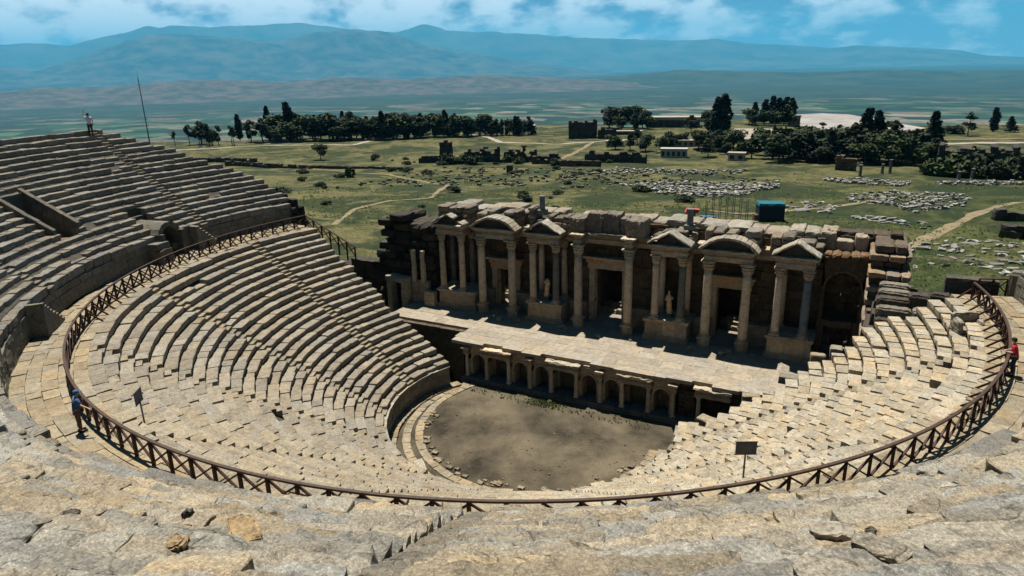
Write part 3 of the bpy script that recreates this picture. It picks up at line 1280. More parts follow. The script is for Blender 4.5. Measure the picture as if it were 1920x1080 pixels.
for i, j in PAIRS + [(10, 11)]:
    xa, xb = (SCX[i], SCX[j]) if i < 10 else (10.55, 12.6)
    mb.box(xa - .3, xb + .3, -7.35, -6.1, 2.58, 2.86, n=(6, 2, 1), jit=.012, tint=rt(.8, 1))
    mb.box(xa - .26, xb + .26, -7.3, -6.1, 2.86, 3.1, n=(6, 2, 1), jit=.012, tint=rt(.7, .9))
    mb.box(xa - .42, xb + .42, -7.5, -6.1, 3.1, 3.36, n=(9, 2, 2), jit=.03, bev=.05, tint=rt(1.0, 1.25))
for i in (0, 3, 6, 9):
    x = SCX[i]
    mb.box(x - .24, x + .24, -7.28, -6.1, 2.58, 2.95, n=(2, 2, 1), jit=.012, tint=rt(.8, 1))
    mb.box(x - .38, x + .38, -7.45, -6.1, 2.95, 3.18, n=(3, 2, 2), jit=.02, bev=.04, tint=rt(1.1, 1.4))
xs_ = -10.2
while xs_ < 9:      # broken cornice over the recessed bays
    w = random.uniform(.8, 1.6)
    mb.box(xs_, xs_ + w - .03, -7.0 + random.uniform(-.15, .2), -5.8, 3.12, 3.37, n=(3, 2, 2), jit=.03, bev=.04, tint=rt(.8, 1.15))
    xs_ += w
mb.build('cornice', M['facade'], stage)
mb = MB()
for i in range(9):
    x0, x1 = SCX[i], SCX[i + 1]
    if (i, i + 1) in PAIRS:
        mb.box(x0, x0 + .3, -5.95, -5.2, .3, 3.1, n=(1, 1, 4), jit=.012, tint=.85)
        mb.box(x1 - .3, x1, -5.95, -5.2, .3, 3.1, n=(1, 1, 4), jit=.012, tint=.85)
        mb.box(x0 + .3, x1 - .3, -5.95, -5.2, 2.35, 3.1, n=(3, 1, 2), jit=.012, tint=.8)
    else:
        arch_panel(mb, x0, x1, .3, 3.12, -6.75, -5.5, (x0 + x1) / 2, .62, 1.8, 1.15)
courses(mb, -10.2, 9.0, -5.2, -4.95, .1, 3.1, .5, tl=(.5, .8))
mb.build('niche_front', M['facade'], stage)

# ---- the tall ruined facade
fac = thing('stage_facade', 'tall ruined two-tone marble facade of columns and pediments behind the stage', 'ruined facade', SO, SR)
DOORS = [(-1.45, 1.25, 8.75), (-11.75, -9.7, 7.6), (9.6, 11.85, 8.3)]
WY = 2.6
mb = MB()
edges = [-17.6, -11.75, -9.7, -1.45, 1.25, 9.6, 11.85, 17.7]
NICHE = [(-6.55, -4.75, 5.6, 9.0), (5.1, 6.95, 5.6, 9.0)]


def wall_keep(x, z):
    for a, b, c_, d in NICHE:
        if a < x < b and c_ < z < d:
            return False
    return True


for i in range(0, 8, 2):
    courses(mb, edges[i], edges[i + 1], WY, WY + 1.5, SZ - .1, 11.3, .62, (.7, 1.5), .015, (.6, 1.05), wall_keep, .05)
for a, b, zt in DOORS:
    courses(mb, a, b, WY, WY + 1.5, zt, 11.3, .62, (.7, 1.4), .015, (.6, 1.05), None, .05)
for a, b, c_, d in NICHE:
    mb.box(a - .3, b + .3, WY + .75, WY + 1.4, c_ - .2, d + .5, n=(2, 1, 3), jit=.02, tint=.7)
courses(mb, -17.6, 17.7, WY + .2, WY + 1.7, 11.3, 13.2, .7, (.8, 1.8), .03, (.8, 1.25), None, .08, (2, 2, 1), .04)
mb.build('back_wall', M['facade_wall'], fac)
# rear rooms of the stage building, roofless
mb = MB()
courses(mb, -17.8, 18, 8.6, 9.5, SZ - .5, 9.2, .7, (1, 2.2), .03, (.5, .9), None, .1)
courses(mb, 17.2, 24, 6.6, 9.4, SZ - 1, 7.4, .4, (.4, .9), .05, (1.6, 3.2), None, .15)
for x in (-17.8, -8, -3, 3.2, 8, 13.5, 17.2):
    for z0 in (3.2, 4.4, 5.6, 6.8, 8.0, 9.2):
        mb.box(x, x + .8, WY + 1.5, 8.7, z0, z0 + 1.19, n=(1, 4, 1), jit=.04, tint=rt(.55, .9))
mb.build('rear_wall', M['ruin'], fac)
# wide light wall head seen over the pediments
mb = MB()
x = -17.6
while x < 20.5:
    w = random.uniform(.9, 2.1)
    mb.box(x, x + w - .02, 3.0 + random.uniform(-.1, .1), 5.6 + random.uniform(-.4, .4), 12.2, 13.45 + random.gauss(0, .16), n=(6, 6, 3), jit=.02, bev=.08, disp=(.14, 1.6), tint=rt(.85, 1.2))
    x += w
mb.build('wall_head', M['pale_marble'], fac)
for a, b, zt in DOORS:
    mb = MB()
    mb.box(a - .5, a + .02, WY - .22, WY + .6, SZ, zt + .05, n=(2, 2, 8), jit=.01, tint=rt(1, 1.2))
    mb.box(b - .02, b + .5, WY - .22, WY + .6, SZ, zt + .05, n=(2, 2, 8), jit=.01, tint=rt(1, 1.2))
    mb.box(a - .62, b + .62, WY - .3, WY + .6, zt, zt + .55, n=(6, 2, 2), jit=.012, tint=rt(1.0, 1.2))
    mb.box(a - .75, b + .75, WY - .42, WY + .6, zt + .55, zt + .95, n=(6, 2, 2), jit=.015, tint=(1.25, .95, .75))
    mb.box(a - .95, b + .95, WY - .75, WY + .6, zt + .95, zt + 1.2, n=(6, 2, 2), jit=.02, bev=.03, tint=rt(1.0, 1.2))
    mb.build('door_frame', M['facade'], fac)
# podia
PODIA = [(-17.15, -12.95), (-7.25, -3.75), (4.1, 7.85), (14.2, 17.6)]
for x0, x1 in PODIA:
    mb = MB()
    mb.box(x0 - .12, x1 + .12, -.22, 2.6, SZ, SZ + .3, n=(6, 4, 1), jit=.015, tint=rt(.75, .9))
    mb.box(x0 - .04, x1 + .04, -.1, 2.6, SZ + .3, SZ + .45, n=(6, 4, 1), jit=.012, tint=rt(.85, 1))
    courses(mb, x0 + .05, x1 - .05, -.02, 2.6, SZ + .45, SZ + 1.6, 1.15, (.9, 1.6), .012, (.85, 1.25), None, .015, (3, 2, 3))
    mb.box(x0 - .02, x1 + .02, -.1, 2.6, SZ + 1.6, SZ + 1.72, n=(6, 4, 1), jit=.012, tint=rt(.9, 1.1))
    mb.box(x0 - .13, x1 + .13, -.22, 2.6, SZ + 1.72, SZ + 1.92, n=(9, 4, 2), jit=.02, bev=.03, tint=rt(.9, 1.1))
    mb.build('podium', M['facade'], fac)
# lower wall benches between podia
mb = MB()
for x0, x1 in ((-12.9, -11.9), (-9.6, -7.3), (-3.7, -2.0), (1.8, 4.0), (7.9, 9.4), (12.0, 14.1)):
    courses(mb, x0, x1, 1.9, 2.6, SZ, SZ + 1.85, .9, (.8, 1.4), .015, (.6, .9))
mb.build('dado', M['facade'], fac)


def column(x, y, zb, zt, r, mat='column', tint=None, plinth=0.0):
    r *= 1.14
    o = MB()
    h = zt - zb
    sh_t = zt - .78 * (r / .33)
    z0 = zb + .32
    bands = []
    nb = 9
    for i in range(nb + 1):
        q = i / nb
        rr = r * (1 - .13 * q ** 1.6) * (1 + random.gauss(0, .012))
        bands.append((rr, z0 + (sh_t - z0) * q))
    o.lathe(x, y, bands, 18, .006, tint or rt(.8, 1.15, .06))
    shaft = o.build('shaft', M[mat], fac, True)
    o = MB()
    if plinth:
        o.lathe(x, y, [(r * 1.45, zb - plinth), (r * 1.42, zb - .1), (r * 1.5, zb - .06), (r * 1.5, zb)], 8, .01, rt(.8, 1), ang=pi / 8)
    o.box(x - r * 1.4, x + r * 1.4, y - r * 1.4, y + r * 1.4, zb, zb + .1, jit=.008)
    o.lathe(x, y, [(r * 1.36, zb + .1), (r * 1.4, zb + .15), (r * 1.3, zb + .2), (r * 1.15, zb + .22), (r * 1.22, zb + .27), (r * 1.08, zb + .32)], 16, .004, 1.0)
    o.build('base', M['facade'], fac)
    o = MB()
    k = (zt - sh_t)
    pr = [(r * .92, sh_t), (r * 1.0, sh_t + .06), (r * .95, sh_t + .1 * k), (r * 1.2, sh_t + .36 * k), (r * 1.02, sh_t + .42 * k), (r * 1.32, sh_t + .66 * k), (r * 1.1, sh_t + .7 * k), (r * 1.5, sh_t + .88 * k), (r * 1.35, sh_t + .9 * k)]
    o.lathe(x, y, pr, 24, .008, rt(.85, 1.1), mod=lambda a, j: .09 * cos(8 * a + (pi if j in (5, 6) else 0)) if j > 1 else 0)
    q = r * 1.42
    o.box(x - q, x + q, y - q, y + q, zt - .1 * k, zt, n=(3, 3, 1), jit=.015, tint=1.05)
    o.build('capital', M['facade'], fac)


PT = SZ + 1.92
CT = 11.2
for x in (-16.7, -14.45):
    column(x, .32, PT, CT, .27)
    column(x + .15, 2.05, PT, CT, .25, 'grey_marble')
for x in (-6.75, -4.42):
    column(x, .32, PT, CT, .28, 'column' if x < -5 else 'grey_marble')
    column(x + .1, 2.1, PT, CT, .25, 'column')
for x in (4.88, 7.12):
    column(x, .32, PT, CT, .28, 'column' if x < 5 else 'grey_marble')
    column(x + .1, 2.1, PT, CT, .25, 'column')
column(14.75, .32, PT, CT, .28)
column(16.82, .32, PT, CT, .29, 'grey_marble', (1.1, 1.25, 1.4))
column(14.9, 2.1, PT, CT, .25)
for x in (-12.25, -8.98, -2.25, 2.45, 9.22, 12.3):
    column(x, .36, SZ + .75, CT + (.25 if abs(x) < 3 else 0), .34, 'column', (1.1, 1.08, 1.02) if x in (-12.25, 9.22, 12.3) else None, .75)


def entab(mb, x0, x1, y0, y1, z0, dent=True):
    mb.box(x0 + .08, x1 - .08, y0 + .08, y1, z0, z0 + .2, n=(4, 2, 1), jit=.01, tint=rt(.9, 1.1))
    mb.box(x0 + .05, x1 - .05, y0 + .05, y1, z0 + .2, z0 + .42, n=(4, 2, 1), jit=.01, tint=rt(.9, 1.1))
    mb.box(x0 + .1, x1 - .1, y0 + .1, y1, z0 + .42, z0 + .72, n=(5, 2, 2), jit=.02, tint=rt(.8, 1.0))
    mb.box(x0 - .06, x1 + .06, y0 - .06, y1, z0 + .72, z0 + .84, n=(5, 2, 1), jit=.012, tint=rt(.9, 1.1))
    mb.box(x0 - .22, x1 + .22, y0 - .24, y1, z0 + .84, z0 + 1.0, n=(8, 2, 2), jit=.018, bev=.02, tint=rt(1.0, 1.2))


mb = MB()
entab(mb, -17.4, 17.5, 1.75, 2.62, CT + .02)
for x0, x1 in ((-17.15, -13.95), (-7.2, -3.95), (4.43, 7.6), (14.3, 17.3)):
    entab(mb, x0, x1, -.1, 1.5, CT)
for x0, x1 in ((-12.7, -8.55), (8.8, 12.75)):
    entab(mb, x0, x1, -.08, 1.5, CT)
for x in (-2.25, 2.45):
    entab(mb, x - .42, x + .42, -.05, 1.7, CT + .25)
mb.build('entablature', M['facade'], fac)


def tri_pediment(x0, x1, y0, z0, h, broken=0, tint=1.0):
    o = MB()
    cx = (x0 + x1) / 2
    o.prism([(x0 + .15, z0), (x1 - .15, z0), (cx, z0 + h - .18)], y0 + .3, y0 + .9, .45)  # tympanum tinted dark, painting in the shade under the raking cornice
    for s in (-1, 1):
        xe = x0 - .25 if s < 0 else x1 + .25
        segs = [(0, 1)] if not (broken and s > 0) else [(0, .3), (.62, 1)]
        for a, b in segs:
            pa_, pb_ = (xe + (cx - xe) * a, z0 + h * a), (xe + (cx - xe) * b, z0 + h * b)
            C = [(pa_[0], yy, pa_[1] + dz) if q == 0 else (pb_[0], yy, pb_[1] + dz) for dz in (0, .2) for yy in (y0 - .34, y0 + 1.2) for q in (0, 1)]
            o.hex(C, (8, 3, 2), jit=.012, bev=.04, disp=(.09, 2.6), tint=rt(1.0, 1.35))
    o.build('pediment', M['pale_marble'], fac)


def arc_pediment(x0, x1, y0, z0, h, gap=None):
    o = MB()
    cx, hw = (x0 + x1) / 2, (x1 - x0) / 2 + .15
    R = (hw * hw + h * h) / (2 * h)
    zc = z0 + h - R
    t_ = math.asin(hw / R)
    K = 12
    pts = [(cx + (R - .14) * sin(-t_ + 2 * t_ * i / K), zc + (R - .14) * cos(-t_ + 2 * t_ * i / K)) for i in range(K + 1)]
    o.prism([(p_, max(q, z0)) for p_, q in pts][::-1] if False else [(p_, max(q, z0 - .01)) for p_, q in pts[::-1]] , y0 + .35, y0 + .9, .42)  # arched field carries the cornice's shade as a dark tint
    for i in range(K):
        if gap and gap[0] <= i <= gap[1]:
            continue
        a0, a1 = -t_ + 2 * t_ * i / K, -t_ + 2 * t_ * (i + 1) / K
        C = [(cx + q * sin(a), yy, zc + q * cos(a)) for q in (R - .16, R + .08) for yy in (y0 - .34, y0 + 1.2) for a in (a0, a1)]
        o.hex(C, (3, 3, 2), jit=.01, bev=.03, disp=(.08, 2.6), tint=rt(.9, 1.3))
    o.build('pediment', M['pale_marble'], fac)


PZ = CT + 1.0
tri_pediment(-17.15, -13.95, -.1, PZ, .95, 1)
arc_pediment(-12.9, -8.35, -.08, PZ, 1.08)
tri_pediment(-7.2, -3.95, -.1, PZ, .98)
tri_pediment(4.43, 7.6, -.1, PZ, .98)
arc_pediment(8.65, 12.95, -.08, PZ, 1.05)
tri_pediment(14.3, 17.3, -.1, PZ, 1.05)
# attic blocks standing on the entablature
mb = MB()
for x0, x1, z1, y0 in ((-17.3, -15.9, 13.75, .75), (-15.9, -13.7, 13.8, .7), (-13.0, -11.0, 13.75, 1.0), (-11.0, -8.6, 13.7, 1.05), (-7.5, -3.5, 13.65, 1.0), (4.2, 5.2, 13.1, 1.1), (5.2, 7.8, 13.3, 1.1), (8.6, 10.2, 13.4, 1.05), (10.3, 13.0, 13.35, 1.0), (13.7, 15.6, 13.4, 1.1), (15.7, 17.6, 13.3, 1.2)):
    x = x0
    while x < x1 - .1:
        w = min(random.uniform(.6, 1.3), x1 - x)
        zc_ = PZ - .05
        top_ = z1 + random.gauss(0, .16) - (.35 if random.random() < .18 else 0)
        while zc_ < top_ - .12:
            hh = min(random.uniform(.38, .62), top_ - zc_)
            mb.box(x, x + w - .02, y0 + random.uniform(-.1, .22), 2.85, zc_, zc_ + hh - .015, n=(4, 4, 2), jit=.02, bev=.06, disp=(.10, 1.9), tint=rt(.6, 1.35, .06))
            zc_ += hh
        x += w
mb.build('attic_block', M['relief'], fac)
mb = MB()
for x0, x1, z0, z1, y0 in ((-3.3, -1.7, 12.1, 13.7, .5), (-1.7, -.3, 12.3, 14.15, 1.0), (-.3, 1.3, 12.3, 14.2, 1.05), (1.3, 2.0, 12.3, 13.9, 1.1), (2.0, 3.6, 12.2, 13.9, .45)):
    mb.box(x0, x1 - .03, y0, 2.7, z0, z1, n=(12, 4, 12), jit=.02, bev=.05, disp=(.16, 3.0), tint=rt(.95, 1.2))
mb.box(-1.75, 1.95, .6, 2.6, CT + 1.05, CT + 1.25, n=(8, 3, 1), jit=.02, tint=1.3)
mb.build('carved_frieze', M['relief'], fac)
for x, z0, z1, r in ((-6.45, 13.65, 15.25, .26), (7.15, 13.3, 15.0, .27)):
    mb = MB()
    mb.box(x - .4, x + .4, 1.5, 2.3, z0 - .05, z0 + .3, jit=.02)
    mb.lathe(x, 1.9, [(r * 1.1, z0 + .3), (r, z0 + .42), (r * .94, z1 - .12), (r * 1.15, z1 - .08), (r * 1.15, z1)], 14, .008, rt(.95, 1.2))
    mb.build('column_stub', M['grey_marble'], fac)
# right-hand wing with a large round-headed recess
mb = MB()
courses(mb, 17.7, 20.9, 3.2, 4.6, SZ - .2, 12.2, .7, (.4, .7), .03, (.5, .9), lambda x, z: not (18.35 < x < 19.75 and z < 6.3), .08)
arch_panel(mb, 17.7, 20.9, 6.9, 12.0, 1.7, 3.1, 19.25, 1.25, 9.6, .8)
mb.box(17.7, 18.2, 1.7, 3.1, SZ - .1, 6.9, n=(1, 1, 4), jit=.02, tint=.9)
mb.box(20.2, 20.9, 1.7, 3.1, SZ - .1, 6.9, n=(1, 1, 4), jit=.02, tint=.9)
mb.box(18.2, 20.2, 1.6, 3.1, 6.35, 6.9, n=(4, 1, 1), jit=.02, tint=1.0)
x = 17.6
while x < 21.2:
    mb.box(x, x + .62, 1.5, 3.2, 12.0, 12.3 + random.gauss(0, .1), n=(2, 3, 2), jit=.05, bev=.05, tint=(1.35, 1.1, .85))
    x += .65
courses(mb, 17.5, 22.6, 3.8, 5.4, 12.0, 13.6, .45, (.9, 1.8), .03, (.5, .8), None, .1)
mb.build('side_wing', M['facade_wall'], fac)

# ---- masonry piles at either end of the facade
mb = MB()
z = 4.2
i = 0
while z < 13.0:
    h = random.uniform(.42, .68)
    out = i % 2
    x = 20.75 + (0 if out else random.uniform(.15, .4))
    xe = 23.5 - (0 if out else random.uniform(.1, .5))
    while x < xe - .2:
        w = min(random.uniform(.9, 1.7), xe - x)
        y0 = (-2.4 if z < 9 else -1.2) + (0 if out else random.uniform(.25, .6)) + random.uniform(-.15, .15)
        if z > 11.5:
            y0 += 1.2
        mb.box(x, x + w - .03, y0, 4.5, z + .02, z + h - .03, n=(5, 6, 3), jit=.015, bev=.09, disp=(.09, 1.9), tint=rt(1.7, 2.4, .1) if out else rt(.7, 1.1))  # recessed courses tinted darker to paint the shadow gaps between projecting ones
        x += w
    z += h
    i += 1
mb.box(22.0, 22.9, 2.8, 3.8, 12.9, 14.0, n=(3, 3, 3), jit=.03, bev=.08, tint=.5)
mb.box(20.8, 23.4, .3, 4.4, -1, 4.2, jit=.05)
rp = mb.build('ruined_pier', M['facade_wall'])
rp.location, rp.rotation_euler = SO, (0, 0, SR)
tag(rp, 'stacked block pier of alternating pale and shade-tinted courses at right end of the facade', 'ruin')
mb = MB()
random.seed(11)


def left_top(x):
    return 9.6 + 3.0 * sst(-25.2, -22.5, x) - .9 * sst(-21.6, -20.6, x) + .4 * sin(x * 2.1)


courses(mb, -25.0, -17.7, .6, 5.0, 1.5, 13.2, .75, (.8, 1.8), .05, (.4, .9), lambda x, z: z < left_top(x), .2, (3, 3, 2), .1)
for x, z, w in ((-24.2, 11.4, 1.6), (-22.7, 12.0, 1.8), (-23.9, 10.3, 1.5)):
    mb.box(x, x + w, -.1, 2.2, z, z + .7, n=(4, 4, 3), jit=.03, bev=.15, tint=.6)
lp = mb.build('ruined_tower', M['ruin'])
lp.location, lp.rotation_euler = SO, (0, 0, SR)
tag(lp, 'dark crumbling masonry tower left of the columned facade', 'ruin')
random.seed(12)
dw = thing('doorway', 'small stone doorway with a flat lintel below the dark masonry tower', 'doorway', (-21.9, 12.0, 3.0), .0)
mb = MB()
mb.box(-1.35, -.75, -.3, .6, -.6, 2.75, n=(2, 2, 5), jit=.02, tint=.95)
mb.build('jamb', M['facade'], dw)
mb = MB()
mb.box(.55, 1.25, -.3, .6, -.6, 2.75, n=(2, 2, 5), jit=.02, tint=1.05)
mb.build('jamb', M['facade'], dw)
mb = MB()
mb.box(-1.5, 1.4, -.4, .9, 2.75, 3.3, n=(5, 3, 2), jit=.02, bev=.06, tint=1.3)
mb.build('lintel', M['pale_marble'], dw)
mb = MB()
courses(mb, -18.6, -17.4, -.6, 0, 3.0, 5.2, .6, (.7, 1.3), .02, (.9, 1.3))
courses(mb, -20.6, -18.5, .2, .65, 3.0, 6.0, .7, (.7, 1.3), .02, (.8, 1.2))
for x in (-20.3, -19.2):
    mb.box(x, x + .4, -.05, .3, 5.8, 9.2, n=(1, 1, 6), jit=.02, tint=1.2)
w_ = mb.build('broken_wall', M['facade'])
w_.location, w_.rotation_euler = SO, (0, 0, SR)
tag(w_, 'low broken wall with two pilasters between the dark tower and the first podium', 'wall')
mb = MB()
courses(mb, -36, -25.1, 2.2, 3.6, 1.0, 7.2, .7, (.9, 1.9), .03, (.5, .9), lambda x, z: z < 7.0 - .12 * (-25 - x), .1)
w_ = mb.build('boundary_wall', M['ruin'])
w_.location, w_.rotation_euler = SO, (0, 0, SR)
tag(w_, 'low dark wall running left from the crumbling tower into the meadow', 'wall')

# fallen bits on the stage and inside the roofless rooms behind the doors
random.seed(51)
for i, (x, y) in enumerate(((-13.6, -1.0), (-12.9, -.9), (-9.6, -1.3), (-7.9, -.9), (-3.4, -.8), (-2.9, -1.1), (.4, -1.5), (3.3, -1.2), (8.3, -.9), (11.4, -.5), (11.0, -.9), (13.3, -.6))):
    b = MB()
    q = random.uniform(.16, .34)
    b.box(-q, q, -q * .7, q * .7, 0, q * .9, n=(4, 4, 3), jit=.01, bev=.06, disp=(.08, 4), tint=rt(1.0, 1.4))
    o = b.build('stone_fragment', M['pale_marble'])
    o.location = s2w(x, y, SZ)
    o.rotation_euler = (0, 0, random.uniform(0, 3))
    tag(o, 'pale broken stone fragment lying on the stage floor in front of the columns', 'fragment', 'fragments lying on the stage floor')
b = MB()
for i in range(170):
    x, y = random.uniform(-14, 21), random.uniform(4.3, 8.2)
    q = random.uniform(.15, .5)
    b.box(x - q, x + q, y - q * .7, y + q * .7, SZ - .4, SZ - .1 + q * .9, n=(3, 3, 2), jit=.03, bev=.05, tint=rt(.9, 1.5))
o = b.build('rubble', M['seat_low'])
o.location, o.rotation_euler = SO, (0, 0, SR)
tag(o, kind='stuff')

# ---- statues in the two middle bays


def statue(label, x, arm, lean):
    o = thing('statue', label, 'statue', s2w(x, .95, PT), SR)
    b = MB()
    b.box(-.36, .36, -.3, .3, 0, .12, jit=.01)
    b.box(-.28, .28, -.24, .24, .12, .3, n=(2, 2, 1), jit=.01)
    b.build('pedestal', M['grey_marble'], o)
    b = MB()
    pr = [(.25, .3), (.27, .38), (.24, .62), (.21, .95), (.22, 1.2), (.19, 1.42), (.23, 1.68), (.25, 1.82), (.19, 1.95), (.085, 2.02), (.075, 2.08)]
    sg = 28
    V, F = [], []
    for j, (r, z) in enumerate(pr):
        for i in range(sg):
            a = 2 * pi * i / sg
            fold = 1 + (.10 * cos(9 * a + z * 3.0) + .05 * cos(5 * a - z * 5)) * (1 if z < 1.6 else .3)
            V.append((r * 1.08 * fold * cos(a) + lean * (z - 1) * .1, r * .74 * fold * sin(a), z))
    for j in range(len(pr) - 1):
        for i in range(sg):
            k = (i + 1) % sg
            F.append((j * sg + i, j * sg + k, (j + 1) * sg + k, (j + 1) * sg + i))
    F.append(tuple((len(pr) - 1) * sg + i for i in range(sg)))
    b.raw(V, F, (1.25, 1.05, .78))
    for s in (-1, 1):      # upper arms broken off above the elbow
        b.lathe(0, 0, [(.06, 0)], 3) if False else None
        b.bar((s * .23, 0, 1.83), (s * .31, -.05, 1.45 if s == arm else 1.62), .13, .13, (1.25, 1.05, .8))
    if arm == 2 or lean < 0:
        b.lathe(lean * .08, -.02, [(.07, 2.05), (.10, 2.12), (.115, 2.2), (.11, 2.28), (.07, 2.36), (.02, 2.39)], 12, .004, (1.2, 1.0, .8))
    b.build('figure', M['column'], o, True)
    return o


statue('draped headless marble statue between the columns left of the central door', -5.62, 1, .6)
statue('draped marble statue with worn head between the columns right of the central door', 5.98, -1, -.6)

# ---- loose blocks by the right end of the seats, each its own thing
def slab(name, label, cat, C, s, rz=0, rx=0, mat='ruin', tint=1.0, n=(6, 4, 4), disp=(.07, 1.7), bev=.1, group=None, ry=0):
    b = MB()
    b.box(-s[0] / 2, s[0] / 2, -s[1] / 2, s[1] / 2, 0, s[2], n=n, jit=.008, bev=bev, disp=disp, tint=tint)
    o = b.build(name, M[mat])
    o.location = C
    o.rotation_euler = (rx, ry, rz)
    return tag(o, label, cat, group)


BG = 'massive fallen blocks stacked behind the right seats'
for i, (x, y, z, sx, sy, szz, rz, tn, lb) in enumerate((
        (22.75, 8.4, 9.0, 2.1, .95, 1.15, .03, .75, 'long dark rounded block lowest and nearest in the right-hand stack'),
        (22.7, 9.2, 9.8, 2.05, .9, .95, .04, 1.0, 'long ridged block second up from the bottom of the right-hand stack'),
        (22.65, 10.1, 10.2, 2.0, .9, .95, .05, .9, 'long ridged block third up in the right-hand stack'),
        (22.65, 11.0, 10.5, 1.95, .9, .9, .05, 1.05, 'long ridged block fourth up in the right-hand stack'),
        (22.6, 12.0, 10.7, 1.9, .9, .9, .05, 1.1, 'long pale ridged block topmost in the right-hand stack'),
        (24.75, 8.5, 9.9, 1.95, 1.1, 1.15, -.02, 1.45, 'large tan topped block right of the ridged stack'),
        (24.1, 10.3, 10.4, 1.15, 1.0, 1.15, .1, .9, 'squat brown block behind the large tan topped block'),
        (25.3, 10.4, 10.5, 1.1, 1.0, 1.25, -.1, .75, 'squat dark block right of the squat brown block'),
        (26.9, 9.6, 10.8, 2.2, 1.0, 1.1, .05, .8, 'low dark block in front of the long wall block at far right'),
        (22.7, 7.5, 8.2, 1.9, .8, 1.35, .08, .55, 'tall shadowed block standing at the broken edge of right seats'),
        (24.6, 7.4, 9.5, 1.1, .7, .9, .05, .8, 'small dark block just behind the topmost right seats'))):
    slab('stone_block', lb, 'stone block', (x, y, z - .3), (sx, sy, szz + .3), rz, 0, 'ruin' if tn < 1 else 'seat_up', tn, (12, 6, 5), (.10, 1.7), .16, BG)
mb = MB()
for x0, x1, z0, z1, y0 in ((21.0, 29.5, 1, 9.1, 8.2), (21.4, 29.5, 9.1, 9.9, 9.6), (21.5, 29.5, 9.9, 10.4, 11.2)):
    courses(mb, x0, x1, y0, 15, z0, z1, .8, (1.0, 2.0), .06, (.55, .95), None, .15, (2, 3, 1))
tag(mb.build('ruined_foundation', M['ruin']), 'rough dark masonry mass carrying the fallen blocks behind the right seats', 'ruin')
slab('wall_block', 'long flat topped dark wall block at the upper end of the right railing', 'wall', (26.9, 11.4, 11.0), (3.0, .9, 1.75), .03, 0, 'ruin', 1.2, (10, 4, 4), (.06, 1.5), .06)
slab('stone_pillar', 'square stone pillar with a gabled top at the far right of the walkway', 'pillar', (29.2, 9.6, 12.2), (1.1, .9, 1.75), -.1, 0, 'seat_up', .9, (4, 4, 6), (.07, 1.6), .14)
slab('parapet_block', 'pale leaning parapet stone beside the walkway at the right picture edge', 'parapet', (30.4, 6.0, 12.4), (.5, 5.5, 1.5), .05, 0, 'seat_up', 1.3, (3, 10, 5), (.06, 1.6), .1)
# marble seat of honour cut as a trough, next to the right railing
ch = thing('marble_trough', 'hollowed grey marble block leaning against the right railing', 'trough', (26.3, 2.6, 12.0), .5)
b = MB()
b.box(-.75, .75, -.5, .5, 0, .3, n=(6, 5, 2), jit=.01, bev=.06, disp=(.06, 2.5))
b.box(-.7, .72, .22, .5, .25, 1.0, n=(8, 3, 6), jit=.01, bev=.1, disp=(.10, 2.2))
b.box(-.75, -.48, -.5, .28, .22, .8, n=(3, 6, 5), jit=.01, bev=.1, disp=(.12, 2.2))
b.box(.5, .75, -.42, .28, .22, .6, n=(3, 6, 5), jit=.01, bev=.1, disp=(.12, 2.2))
b.build('block', M['pale_marble'], ch)
# broken lower right blocks at the foot of the stage
for i, (x, y, z, sx, sy, szz, rz, lb) in enumerate((
        (14.8, 5.6, 3.5, 1.2, .8, .6, .3, 'pale tumbled block lying at the right corner of the stage'),
        (17.4, 7.6, 4.6, 2.3, .8, .6, .05, 'long dark edged slab jutting over the right end of the stage'),
        (19.6, 9.6, 5.9, .8, .8, 1.3, .1, 'upright pale block beside the dark doorway right of the facade'),
        (18.5, 9.3, 5.3, 1.0, .8, 1.2, .2, 'upright white block nearest the right end of the stage'),
        (11.0, 3.0, 0.9, 1.2, .8, .7, .6, 'tilted pale block in front of the dark opening under the stage'),
        (12.2, 4.2, 1.6, 1.3, .9, .7, -.3, 'square tan block just right of the dark opening under the stage'),
        (-3.55, -11.0, 1.65, .75, .5, .85, .9, 'dark upright stone standing on the lowest rows below the handrail'),
        (-2.35, -11.7, 1.9, .7, .55, .6, .5, 'split rounded stone right of the dark upright stone on the lowest rows'),
        (3.2, -11.2, 1.8, 1.0, .5, 1.0, .2, 'pale upright stone just behind the nearest stretch of handrail'),
        (8.1, -6.3, .05, 2.0, .5, .5, .85, 'tan kerb block lying at the right edge of the earth floor'))):
    slab('stone_block', lb, 'stone block', (x, y, z), (sx, sy, szz), rz, .08 * (i % 3 - 1), 'seat_low', rt(.95, 1.3), (5, 4, 4), (.06, 2.0), .06, 'tumbled blocks in the lower ruins')
slab('kerb_slab', 'white marble slab at the broken left edge of the earth floor', 'slab', (-4.4, -8.0, .1), (1.6, .7, .3), -.7, .1, 'pale_marble', 1.3, (5, 3, 2), (.04, 2), .04)
